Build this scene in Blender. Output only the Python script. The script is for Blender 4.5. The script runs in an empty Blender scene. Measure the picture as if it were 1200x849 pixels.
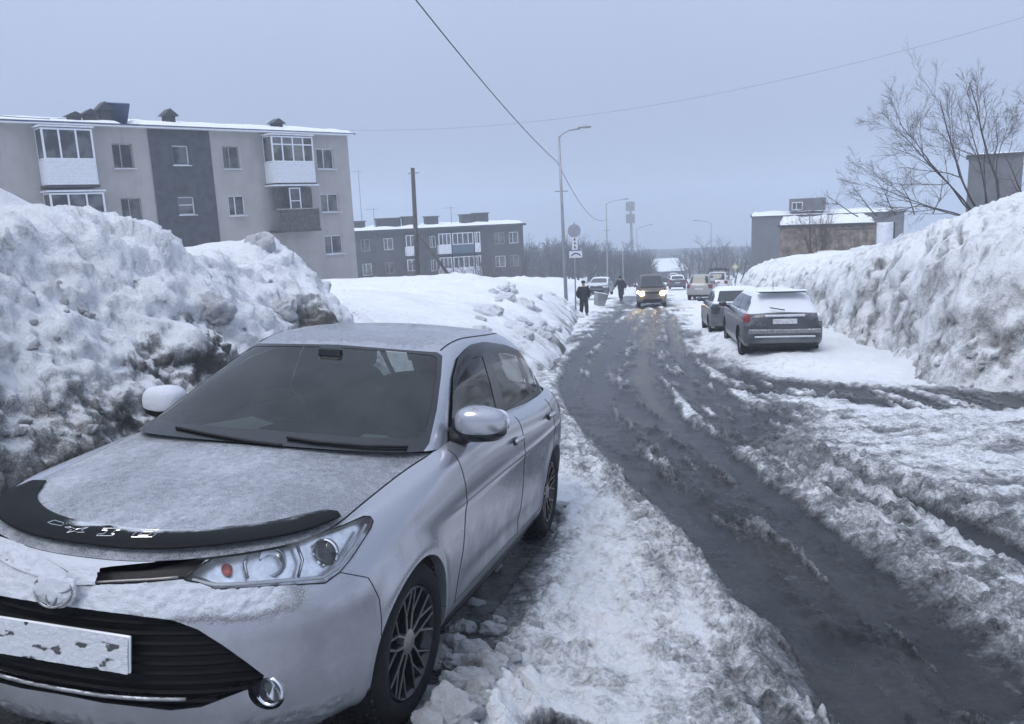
import bpy, math, random
import numpy as np
from mathutils import Vector, Matrix
from mathutils.bvhtree import BVHTree

# ------------------------------------------------------------------ camera, sky, light
S = bpy.context.scene
COL = S.collection
FPX = 941.5                                   # focal length in photo pixels (photo 1200 x 849)
RW = np.array([[0.99912, -0.04188, 0.0], [-0.00792, -0.18893, 0.98196], [-0.04112, -0.9811, -0.1891]])
cam_d = bpy.data.cameras.new('camera'); cam = bpy.data.objects.new('camera', cam_d); COL.objects.link(cam)
cam_d.sensor_fit = 'HORIZONTAL'; cam_d.sensor_width = 36.0; cam_d.lens = 36.0 * FPX / 1200.0
cam_d.clip_start = 0.05; cam_d.clip_end = 4000
m4 = np.eye(4); m4[:3, 0] = RW[:, 0]; m4[:3, 1] = -RW[:, 1]; m4[:3, 2] = -RW[:, 2]
cam.matrix_world = Matrix(m4.tolist())
S.camera = cam

SUN_EL, SUN_AZ = math.radians(58), math.radians(222)      # veiled sun high behind the camera, to the left
w = bpy.data.worlds.new('World'); S.world = w; w.use_nodes = True
nt = w.node_tree; nt.nodes.clear()
out = nt.nodes.new('ShaderNodeOutputWorld'); bg = nt.nodes.new('ShaderNodeBackground')
sky = nt.nodes.new('ShaderNodeTexSky'); sky.sky_type = 'NISHITA'; sky.sun_disc = False
sky.sun_elevation = SUN_EL; sky.sun_rotation = SUN_AZ; sky.dust_density = 4.0; sky.air_density = 1.2
# thick cloud veil: radiance grows evenly from the horizon to the zenith, all round
tc = nt.nodes.new('ShaderNodeTexCoord'); sp = nt.nodes.new('ShaderNodeSeparateXYZ')
nt.links.new(tc.outputs['Generated'], sp.inputs[0])
mr = nt.nodes.new('ShaderNodeMapRange'); mr.inputs['From Min'].default_value = 0.0; mr.inputs['From Max'].default_value = 1.0
nt.links.new(sp.outputs['Z'], mr.inputs['Value'])
cn = nt.nodes.new('ShaderNodeTexNoise'); cn.inputs['Scale'].default_value = 2.2; cn.inputs['Detail'].default_value = 5
ramp = nt.nodes.new('ShaderNodeValToRGB')
ramp.color_ramp.elements[0].color = (3.45, 4.15, 6.10, 1); ramp.color_ramp.elements[1].color = (10.2, 11.7, 14.8, 1)
nt.links.new(mr.outputs[0], ramp.inputs[0])
mm = nt.nodes.new('ShaderNodeMath'); mm.operation = 'MULTIPLY_ADD'; mm.inputs[1].default_value = 0.16; mm.inputs[2].default_value = 0.92
nt.links.new(cn.outputs['Fac'], mm.inputs[0])
cm = nt.nodes.new('ShaderNodeMix'); cm.data_type = 'RGBA'; cm.blend_type = 'MULTIPLY'; cm.inputs[0].default_value = 1
nt.links.new(ramp.outputs[0], cm.inputs[6]); nt.links.new(mm.outputs[0], cm.inputs[7])
mx = nt.nodes.new('ShaderNodeMix'); mx.data_type = 'RGBA'; mx.inputs[0].default_value = 0.92
nt.links.new(sky.outputs[0], mx.inputs[6]); nt.links.new(cm.outputs[2], mx.inputs[7])
nt.links.new(mx.outputs[2], bg.inputs['Color']); bg.inputs['Strength'].default_value = 0.098
nt.links.new(bg.outputs[0], out.inputs[0])
sun_d = bpy.data.lights.new('sun', 'SUN'); sun = bpy.data.objects.new('sun', sun_d); COL.objects.link(sun)
sun_d.energy = 1.5; sun_d.angle = math.radians(30); sun_d.color = (1.0, 0.97, 0.93)
sdir = Vector((math.sin(SUN_AZ) * math.cos(SUN_EL), math.cos(SUN_AZ) * math.cos(SUN_EL), math.sin(SUN_EL)))
sun.rotation_euler = sdir.to_track_quat('Z', 'Y').to_euler()
vs = S.view_settings; vs.view_transform = 'Standard'; vs.look = 'None'; vs.gamma = 1.0; vs.exposure = 0.07; vs.use_curve_mapping = False
S.cycles.use_denoising = True; S.cycles.max_bounces = 6; S.cycles.transparent_max_bounces = 12
S.cycles.diffuse_bounces = 2; S.cycles.glossy_bounces = 2; S.cycles.volume_bounces = 1; S.cycles.adaptive_threshold = .02; S.cycles.caustics_reflective = False; S.cycles.caustics_refractive = False

# ------------------------------------------------------------------ helpers
rng = np.random.default_rng(7); random.seed(7)

def tag(o, label=None, cat=None, group=None, kind=None):
    if label: o['label'] = label
    if cat: o['category'] = cat
    if group: o['group'] = group
    if kind: o['kind'] = kind
    return o

def empty(name, loc=(0, 0, 0), rz=0.0, M=None):
    o = bpy.data.objects.new(name, None); COL.objects.link(o)
    if M is not None: o.matrix_world = M
    else: o.location = loc; o.rotation_euler = (0, 0, rz)
    o.empty_display_size = 0.2
    return o

def mk(name, V, F, m, parent=None, smooth=True, attrs=None):
    """one mesh object from numpy verts and a list/array of faces (quads, tris or mixed)"""
    me = bpy.data.meshes.new(name)
    V = np.asarray(V, dtype=np.float32)
    if isinstance(F, np.ndarray) and F.ndim == 2:
        k = F.shape[1]; me.vertices.add(len(V)); me.vertices.foreach_set('co', V.ravel())
        me.loops.add(F.size); me.loops.foreach_set('vertex_index', F.astype(np.int32).ravel())
        me.polygons.add(len(F)); me.polygons.foreach_set('loop_start', np.arange(0, F.size, k, dtype=np.int32))
        me.update(calc_edges=True)
    else:
        me.from_pydata(V.tolist(), [], [list(map(int, f)) for f in F]); me.update()
    if smooth: me.polygons.foreach_set('use_smooth', np.ones(len(me.polygons), dtype=bool))
    for k_, a in (attrs or {}).items():
        at = me.attributes.new(k_, 'FLOAT', 'POINT'); at.data.foreach_set('value', np.asarray(a, dtype=np.float32))
    o = bpy.data.objects.new(name, me); COL.objects.link(o)
    if m is not None: me.materials.append(m)
    if parent is not None: o.parent = parent
    return o

class MB:
    """collects simple shapes into one mesh"""
    def __init__(s): s.V = []; s.F = []
    def add(s, V, F):
        b = len(s.V); s.V += [tuple(v) for v in V]; s.F += [tuple(b + i for i in f) for f in F]; return s
    def box(s, c, d, R=None, bev=0.0):
        hx, hy, hz = d[0] / 2, d[1] / 2, d[2] / 2
        if bev <= 0:
            V = [(x * hx, y * hy, z * hz) for x in (-1, 1) for y in (-1, 1) for z in (-1, 1)]
            F = [(0, 1, 3, 2), (4, 6, 7, 5), (0, 4, 5, 1), (2, 3, 7, 6), (0, 2, 6, 4), (1, 5, 7, 3)]
        else:
            b = min(bev, hx * .9, hy * .9, hz * .9); V = []; idx = {}
            for x in (-1, 1):
                for y in (-1, 1):
                    for z in (-1, 1):
                        for ax in range(3):
                            p = [x * (hx - b), y * (hy - b), z * (hz - b)]; h = (hx, hy, hz); sg = (x, y, z); p[ax] = sg[ax] * h[ax]
                            idx[(x, y, z, ax)] = len(V); V.append(tuple(p))
            F = []
            for ax in range(3):
                o1, o2 = [(1, 2), (2, 0), (0, 1)][ax]
                for sg in (-1, 1):
                    q = []
                    for a, bb in ((-1, -1), (1, -1), (1, 1), (-1, 1)):
                        k = [0, 0, 0]; k[ax] = sg; k[o1] = a; k[o2] = bb; q.append(idx[(*k, ax)])
                    F.append(tuple(q if sg > 0 else q[::-1]))
            for ax in range(3):
                o1, o2 = [(1, 2), (2, 0), (0, 1)][ax]
                for a in (-1, 1):
                    for bb in (-1, 1):
                        k0 = [0, 0, 0]; k1 = [0, 0, 0]; k0[ax] = -1; k1[ax] = 1
                        for k in (k0, k1): k[o1] = a; k[o2] = bb
                        q = [idx[(*k0, o1)], idx[(*k1, o1)], idx[(*k1, o2)], idx[(*k0, o2)]]
                        F.append(tuple(q if a * bb > 0 else q[::-1]))
            for x in (-1, 1):
                for y in (-1, 1):
                    for z in (-1, 1):
                        q = [idx[(x, y, z, 0)], idx[(x, y, z, 1)], idx[(x, y, z, 2)]]
                        F.append(tuple(q if x * y * z > 0 else q[::-1]))
        V = np.array(V)
        if R is not None: V = V @ np.asarray(R).T
        return s.add(V + np.array(c), F)
    def tube(s, pts, r, n=6, caps=True):
        pts = [np.array(p, float) for p in pts]; rs = r if hasattr(r, '__len__') else [r] * len(pts)
        V = []; up = None
        for i, p in enumerate(pts):
            t = pts[min(i + 1, len(pts) - 1)] - pts[max(i - 1, 0)]; t /= (np.linalg.norm(t) + 1e-12)
            if up is None: up = np.array([0, 0, 1.]) if abs(t[2]) < .9 else np.array([1., 0, 0])
            a = np.cross(t, up); a /= (np.linalg.norm(a) + 1e-12); b = np.cross(a, t); up = b
            for k in range(n):
                th = 2 * math.pi * k / n; V.append(p + rs[i] * (math.cos(th) * a + math.sin(th) * b))
        F = [(i * n + k, i * n + (k + 1) % n, (i + 1) * n + (k + 1) % n, (i + 1) * n + k) for i in range(len(pts) - 1) for k in range(n)]
        if caps: F += [tuple(range(n))[::-1], tuple((len(pts) - 1) * n + k for k in range(n))]
        return s.add(V, F)
    def lathe(s, prof, n=48, axis='x', c=(0, 0, 0), closed=False):
        """prof: (radius, offset along axis)"""
        V = []
        for rr, off in prof:
            for k in range(n):
                th = 2 * math.pi * k / n
                a, b = rr * math.cos(th), rr * math.sin(th)
                V.append({'x': (off, a, b), 'y': (b, off, a), 'z': (a, b, off)}[axis])
        m = len(prof); F = []
        for i in range(m if closed else m - 1):
            j = (i + 1) % m
            for k in range(n):
                k2 = (k + 1) % n; F.append((i * n + k, i * n + k2, j * n + k2, j * n + k))
        return s.add(np.array(V) + np.array(c), F)
    def prism(s, poly, y0, y1, M=None):
        """poly in (x, z), extruded along y"""
        n = len(poly); V = [(x, y0, z) for x, z in poly] + [(x, y1, z) for x, z in poly]
        F = [tuple(range(n)), tuple(range(n, 2 * n))[::-1]] + [(i, i + n, (i + 1) % n + n, (i + 1) % n) for i in range(n)]
        V = np.array(V, float)
        if M is not None: V = V @ np.asarray(M).T
        return s.add(V, F)
    def build(s, name, m, parent=None, smooth=False, ang=None):
        o = mk(name, np.array(s.V), s.F, m, parent, smooth)
        if ang: o.data.set_sharp_from_angle(angle=math.radians(ang))
        return o

def rotz(a): c, s_ = math.cos(a), math.sin(a); return np.array([[c, -s_, 0], [s_, c, 0], [0, 0, 1]])

def cspline(xs, ys, xq):
    """natural cubic spline, ys may be (n,k)"""
    xs = np.asarray(xs, float); ys = np.asarray(ys, float); xq = np.asarray(xq, float)
    if xq.ndim > 1: return cspline(xs, ys, xq.ravel()).reshape(xq.shape + ys.shape[1:])
    if xq.ndim == 0: return cspline(xs, ys, xq[None])[0]
    one = ys.ndim == 1
    if one: ys = ys[:, None]
    n = len(xs)
    if n == 2:
        t = ((xq - xs[0]) / (xs[1] - xs[0]))[:, None]; r = ys[0] * (1 - t) + ys[1] * t
        return r[:, 0] if one else r
    h = np.diff(xs); A = np.zeros((n, n)); B = np.zeros_like(ys); A[0, 0] = A[-1, -1] = 1
    for i in range(1, n - 1):
        A[i, i - 1], A[i, i], A[i, i + 1] = h[i - 1], 2 * (h[i - 1] + h[i]), h[i]
        B[i] = 6 * ((ys[i + 1] - ys[i]) / h[i] - (ys[i] - ys[i - 1]) / h[i - 1])
    m = np.linalg.solve(A, B); q = np.clip(xq, xs[0], xs[-1]); k = np.clip(np.searchsorted(xs, q) - 1, 0, n - 2)
    dx = (q - xs[k])[:, None]; hk = h[k][:, None]
    r = ys[k] + dx * ((ys[k + 1] - ys[k]) / hk - hk * (2 * m[k] + m[k + 1]) / 6) + dx ** 2 * m[k] / 2 + dx ** 3 * (m[k + 1] - m[k]) / (6 * hk)
    return r[:, 0] if one else r

def sstep(a, b, x): t = np.clip((x - a) / (b - a), 0, 1); return t * t * (3 - 2 * t)

# ---- noise
def _hash(ix, iy, iz, seed):
    h = (ix.astype(np.uint32) * np.uint32(374761393) + iy.astype(np.uint32) * np.uint32(668265263) + iz.astype(np.uint32) * np.uint32(2147483647) + np.uint32(seed * 974634))
    h = (h ^ (h >> np.uint32(13))) * np.uint32(1274126177); h ^= h >> np.uint32(16); h *= np.uint32(2246822519); h ^= h >> np.uint32(13)
    return h
_G = np.array([[1, 1, 0], [-1, 1, 0], [1, -1, 0], [-1, -1, 0], [1, 0, 1], [-1, 0, 1], [1, 0, -1], [-1, 0, -1], [0, 1, 1], [0, -1, 1], [0, 1, -1], [0, -1, -1], [1, 1, 0], [-1, 1, 0], [0, -1, 1], [0, -1, -1]], np.float32)
def gnoise(P, seed=0):
    P = np.asarray(P, np.float32); two = P.shape[1] == 2
    i0 = np.floor(P).astype(np.int32); f = P - i0.astype(np.float32); u = f * f * f * (f * (f * 6 - 15) + 10)
    r = np.zeros(len(P), np.float32); zero = np.zeros(len(P), np.int32)
    for dx in (0, 1):
        wx = u[:, 0] if dx else 1 - u[:, 0]
        for dy in (0, 1):
            wy = wx * (u[:, 1] if dy else 1 - u[:, 1])
            for dz in ((0,) if two else (0, 1)):
                h = _hash(i0[:, 0] + dx, i0[:, 1] + dy, zero if two else i0[:, 2] + dz, seed)
                if two:
                    g = _G2[h & 15]; r += (g[:, 0] * (f[:, 0] - dx) + g[:, 1] * (f[:, 1] - dy)) * wy
                else:
                    g = _G[h & 15]; r += (g[:, 0] * (f[:, 0] - dx) + g[:, 1] * (f[:, 1] - dy) + g[:, 2] * (f[:, 2] - dz)) * wy * (u[:, 2] if dz else 1 - u[:, 2])
    return r
_G2 = np.array([[1.2 * math.cos(k * math.pi / 8 + .2), 1.2 * math.sin(k * math.pi / 8 + .2)] for k in range(16)], np.float32)
def fbm(P, sc=1.0, octv=4, seed=0, gain=.5, kind='n'):
    P = np.asarray(P, np.float32) * np.float32(sc); r = 0; a = 1.0; t = 0
    for o in range(octv):
        n = gnoise(P, seed + o * 17)
        if kind == 'b': n = np.abs(n) * 2 - .45          # billow: pillowy lumps, sharp creases
        elif kind == 'r': n = .55 - np.abs(n) * 2         # ridges
        r = r + a * n; t += a; a *= gain; P = P * 2.03 + 11.3
    return r / t
def worley(P, sc, seed=0):
    """F1 distance and cell hash in 2-D or 3-D"""
    P = np.asarray(P, np.float32) * np.float32(sc)
    if P.shape[1] == 2: P = np.c_[P, np.full(len(P), .5, np.float32)]; zr = (0,)
    else: zr = (-1, 0, 1)
    i0 = np.floor(P).astype(np.int32); best = np.full(len(P), 9., np.float32); hid = np.zeros(len(P), np.float32)
    for dx in (-1, 0, 1):
        for dy in (-1, 0, 1):
            for dz in zr:
                c = i0 + np.array([dx, dy, dz], np.int32); h = _hash(c[:, 0], c[:, 1], c[:, 2], seed)
                q = np.stack([(h & 255) / 255., ((h >> 8) & 255) / 255., ((h >> 16) & 255) / 255. if len(zr) > 1 else np.full(len(P), .5)], 1)
                d = np.sqrt((((c + q) - P) ** 2).sum(1)).astype(np.float32); k = d < best
                best = np.where(k, d, best); hid = np.where(k, ((h >> 24) & 255) / 255., hid)
    return best, hid

# ---- materials
def newmat(name):
    m = bpy.data.materials.new(name); m.use_nodes = True; n = m.node_tree.nodes; l = m.node_tree.links
    return m, n, l, n['Principled BSDF']
def nd(n, t, **kw):
    x = n.new(t)
    for k, v in kw.items():
        if k in x.inputs: x.inputs[k].default_value = v
        else: setattr(x, k, v)
    return x
def mixc(n, l, fac, a, b, blend='MIX'):
    x = n.new('ShaderNodeMix'); x.data_type = 'RGBA'; x.blend_type = blend
    for s_, v in ((0, fac), (6, a), (7, b)):
        if hasattr(v, 'is_output') or isinstance(v, bpy.types.NodeSocket): l.new(v, x.inputs[s_])
        elif isinstance(v, (int, float)): x.inputs[s_].default_value = v
        else: x.inputs[s_].default_value = (*v, 1)
    return x.outputs[2]
def math_(n, l, op, a, b=None, c=None):
    x = n.new('ShaderNodeMath'); x.operation = op
    for i, v in enumerate((a, b, c)):
        if v is None: continue
        if isinstance(v, bpy.types.NodeSocket): l.new(v, x.inputs[i])
        else: x.inputs[i].default_value = v
    return x.outputs[0]
def step_(n, l, v, lo, hi):
    x = n.new('ShaderNodeMapRange'); x.interpolation_type = 'SMOOTHSTEP'; x.inputs['From Min'].default_value = lo; x.inputs['From Max'].default_value = hi
    l.new(v, x.inputs['Value']); return x.outputs[0]
def noise_(n, l, scale, detail=4, rough=.55, vec=None):
    x = nd(n, 'ShaderNodeTexNoise', Scale=scale, Detail=detail, Roughness=rough)
    if vec is None:
        t = n.new('ShaderNodeTexCoord'); vec = t.outputs['Object']
    l.new(vec, x.inputs['Vector']); return x.outputs['Fac']
def attr_(n, name):
    x = n.new('ShaderNodeAttribute'); x.attribute_name = name; return x.outputs['Fac']
def bump_(n, l, h, strength, dist, p, prev=None):
    b = nd(n, 'ShaderNodeBump', Strength=strength, Distance=dist); l.new(h, b.inputs['Height'])
    if prev is not None: l.new(prev, b.inputs['Normal'])
    l.new(b.outputs[0], p.inputs['Normal']); return b.outputs[0]

def pmat(name, base, rough=.5, metal=0.0, var=.12, vscale=8.0, spec=.5, coat=0.0, bump=0.0, bscale=60, dust=0.0, stain=0.0):
    """plain surface: colour with uneven tone, optional grain, snow dust lying on what faces up, and streaks"""
    m, n, l, p = newmat(name)
    f = noise_(n, l, vscale, 5)
    hi = tuple(min(1, c * (1 + var)) for c in base); lo = tuple(c * (1 - var) for c in base)
    c = mixc(n, l, step_(n, l, f, .3, .7), lo, hi)
    if stain > 0:
        tcx = n.new('ShaderNodeTexCoord'); mp = n.new('ShaderNodeMapping'); mp.inputs['Scale'].default_value = (3, 3, .35); l.new(tcx.outputs['Object'], mp.inputs[0])
        c = mixc(n, l, math_(n, l, 'MULTIPLY', step_(n, l, noise_(n, l, 1.3, 6, .7, mp.outputs[0]), .48, .72), stain), c, tuple(x * .45 for x in base))
    if dust > 0:
        g = n.new('ShaderNodeNewGeometry'); s_ = n.new('ShaderNodeSeparateXYZ'); l.new(g.outputs['Normal'], s_.inputs[0])
        a = math_(n, l, 'ADD', math_(n, l, 'MULTIPLY', noise_(n, l, 22, 6, .7), 1.1), math_(n, l, 'MULTIPLY', s_.outputs['Z'], .55))
        fac = step_(n, l, a, 1.16 - dust * .55, 1.34 - dust * .55)
        c = mixc(n, l, fac, c, (.78, .81, .86))
        r = n.new('ShaderNodeMix'); l.new(fac, r.inputs[0]); r.inputs[2].default_value = rough; r.inputs[3].default_value = .85
        l.new(r.outputs[0], p.inputs['Roughness'])
        mt = n.new('ShaderNodeMix'); l.new(fac, mt.inputs[0]); mt.inputs[2].default_value = metal; mt.inputs[3].default_value = 0; l.new(mt.outputs[0], p.inputs['Metallic'])
    else:
        p.inputs['Roughness'].default_value = rough; p.inputs['Metallic'].default_value = metal
    l.new(c, p.inputs['Base Color']); p.inputs['Specular IOR Level'].default_value = spec; p.inputs['Coat Weight'].default_value = coat
    if bump > 0: bump_(n, l, noise_(n, l, bscale, 5, .6), bump, .02, p)
    return m

def snow_mat(name, tint=(.87, .895, .93), grit=(.075, .072, .068), wet=False, bs=1.0):
    m, n, l, p = newmat(name)
    n1 = noise_(n, l, 7, 9, .72); n2 = noise_(n, l, 38, 7, .75); n3 = noise_(n, l, 1.6, 6, .62); n4 = noise_(n, l, 120, 4, .7)
    vo = nd(n, 'ShaderNodeTexVoronoi', Scale=26.0); tcv = n.new('ShaderNodeTexCoord'); l.new(tcv.outputs['Object'], vo.inputs['Vector']); vr = vo.outputs['Distance']
    d = attr_(n, 'dirt')
    # grit sits in patches broken up at every scale
    e = math_(n, l, 'ADD', d, math_(n, l, 'MULTIPLY_ADD', n1, 1.5, -.75)); e = math_(n, l, 'ADD', e, math_(n, l, 'MULTIPLY_ADD', n2, 1.1, -.55)); e = math_(n, l, 'ADD', e, math_(n, l, 'MULTIPLY_ADD', n3, .7, -.35))
    g1 = step_(n, l, e, .10, .55); g2 = step_(n, l, e, .42, .85)
    c = mixc(n, l, step_(n, l, n3, .35, .65), tuple(x * .93 for x in tint), tint)
    c = mixc(n, l, math_(n, l, 'MULTIPLY', g1, .70), c, (.33, .335, .345))
    c = mixc(n, l, math_(n, l, 'MULTIPLY', g2, .90), c, grit)
    c = mixc(n, l, math_(n, l, 'MULTIPLY', step_(n, l, math_(n, l, 'ADD', n4, math_(n, l, 'MULTIPLY', d, .45)), .66, .74), .6), c, (.15, .145, .14))
    if wet:
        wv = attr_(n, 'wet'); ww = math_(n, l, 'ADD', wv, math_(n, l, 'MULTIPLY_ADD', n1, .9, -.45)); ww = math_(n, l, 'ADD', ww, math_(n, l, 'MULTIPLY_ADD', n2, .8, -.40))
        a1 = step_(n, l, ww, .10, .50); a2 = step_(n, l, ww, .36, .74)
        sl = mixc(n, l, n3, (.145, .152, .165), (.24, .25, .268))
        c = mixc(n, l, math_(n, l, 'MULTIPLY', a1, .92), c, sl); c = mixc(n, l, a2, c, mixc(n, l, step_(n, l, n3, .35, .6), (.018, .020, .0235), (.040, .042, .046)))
        r = n.new('ShaderNodeMix'); l.new(a2, r.inputs[0]); r.inputs[2].default_value = .75; r.inputs[3].default_value = .27; l.new(r.outputs[0], p.inputs['Roughness'])
        p.inputs['Specular IOR Level'].default_value = .38
    else:
        p.inputs['Roughness'].default_value = .8; p.inputs['Specular IOR Level'].default_value = .2
    l.new(c, p.inputs['Base Color'])
    h = math_(n, l, 'ADD', math_(n, l, 'MULTIPLY', n1, 1.3), math_(n, l, 'MULTIPLY', n2, .55)); h = math_(n, l, 'ADD', h, math_(n, l, 'MULTIPLY', n4, .16)); h = math_(n, l, 'ADD', h, math_(n, l, 'MULTIPLY', vr, -.22))
    if wet: h = math_(n, l, 'MULTIPLY', h, math_(n, l, 'MULTIPLY_ADD', wv, -.62, 1.0))
    bump_(n, l, h, .9, .05 * bs, p)
    return m

MT = {}
MT['snow'] = snow_mat('plowed_snow'); MT['ground'] = snow_mat('road_snow', wet=True)
MT['black'] = pmat('black_plastic', (.009, .0095, .0105), .55, var=.2, vscale=40, spec=.3)
MT['trim'] = pmat('gloss_black', (.012, .013, .015), .22, var=.1)
MT['rubber'] = pmat('tyre_rubber', (.012, .012, .0125), .85, var=.25, vscale=30, bump=.3, bscale=120, dust=.03, spec=.25)
MT['chrome'] = pmat('chrome', (.72, .73, .75), .16, 1.0, var=.06, vscale=30)
MT['alloy'] = pmat('machined_alloy', (.27, .255, .24), .45, .75, var=.1, vscale=40)

# ------------------------------------------------------------------ terrain frame
# car frame (x to the car's left, y towards its tail, z up) in the world, from fitting the car's known size to the photo
CM = np.array([[0.96632, 0.24645, 0.07411], [-0.25379, 0.96033, 0.11556], [-0.04269, -0.13048, 0.99053]]); CT = np.array([-1.2437, 2.981, -1.8762])
CAMC = -CM.T @ CT                                             # camera position in the car frame

def base_z(x, y):
    """street surface: falls away from the camera, leans towards the road near the parked car"""
    x = np.asarray(x, float); y = np.asarray(y, float)
    yy = np.clip(y, -60, None)
    a = np.minimum(yy, 12); b = np.clip(yy - 12, 0, 8); c = np.clip(yy - 20, 0, 700)
    z = -1.622 - .1167 * a - (.1167 * b - (.1167 - .085) * b * b / 16) - .085 * c
    return z - .0748 * 5 * np.tanh(x / 5) * (1 - sstep(9, 24, y))

def ray(u, v): return RW @ np.array([(u - 600) / FPX, (v - 424.5) / FPX, 1.0])
def on_ground(u, v, dz=0.0):
    """point of the street seen at a photo pixel"""
    d = ray(u, v); lo, hi = 1.0, 600.0
    ss = np.geomspace(lo, hi, 4000); P = d[None] * ss[:, None]; k = int(np.argmax(P[:, 2] < base_z(P[:, 0], P[:, 1]) + dz))
    return P[k]
def at_depth(u, v, y):
    d = ray(u, v); return d * (y / d[1])

def seg_dist(P, A, B):
    ab = B - A; t = np.clip(((P - A) @ ab) / (ab @ ab), 0, 1); return np.sqrt(((P - A - t[:, None] * ab) ** 2).sum(1)), t
def poly_sd(P, poly):
    """signed distance to polygon, positive inside"""
    poly = np.asarray(poly, float); d = np.full(len(P), 1e9); ins = np.zeros(len(P), bool)
    for i in range(len(poly)):
        A, B = poly[i], poly[(i + 1) % len(poly)]
        d = np.minimum(d, seg_dist(P, A, B)[0])
        c = (A[1] > P[:, 1]) != (B[1] > P[:, 1])
        xx = (B[0] - A[0]) * (P[:, 1] - A[1]) / (B[1] - A[1] + 1e-12) + A[0]
        ins ^= c & (P[:, 0] < xx)
    return np.where(ins, d, -d)
def line_dist(P, L):
    d = np.full(len(P), 1e9)
    for i in range(len(L) - 1): d = np.minimum(d, seg_dist(P, np.asarray(L[i], float), np.asarray(L[i + 1], float))[0])
    return d
def gpx(lst): return np.array([on_ground(*p)[:2] for p in lst])

def car2w(p): return np.asarray(p, float) @ CM.T + CT

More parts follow.
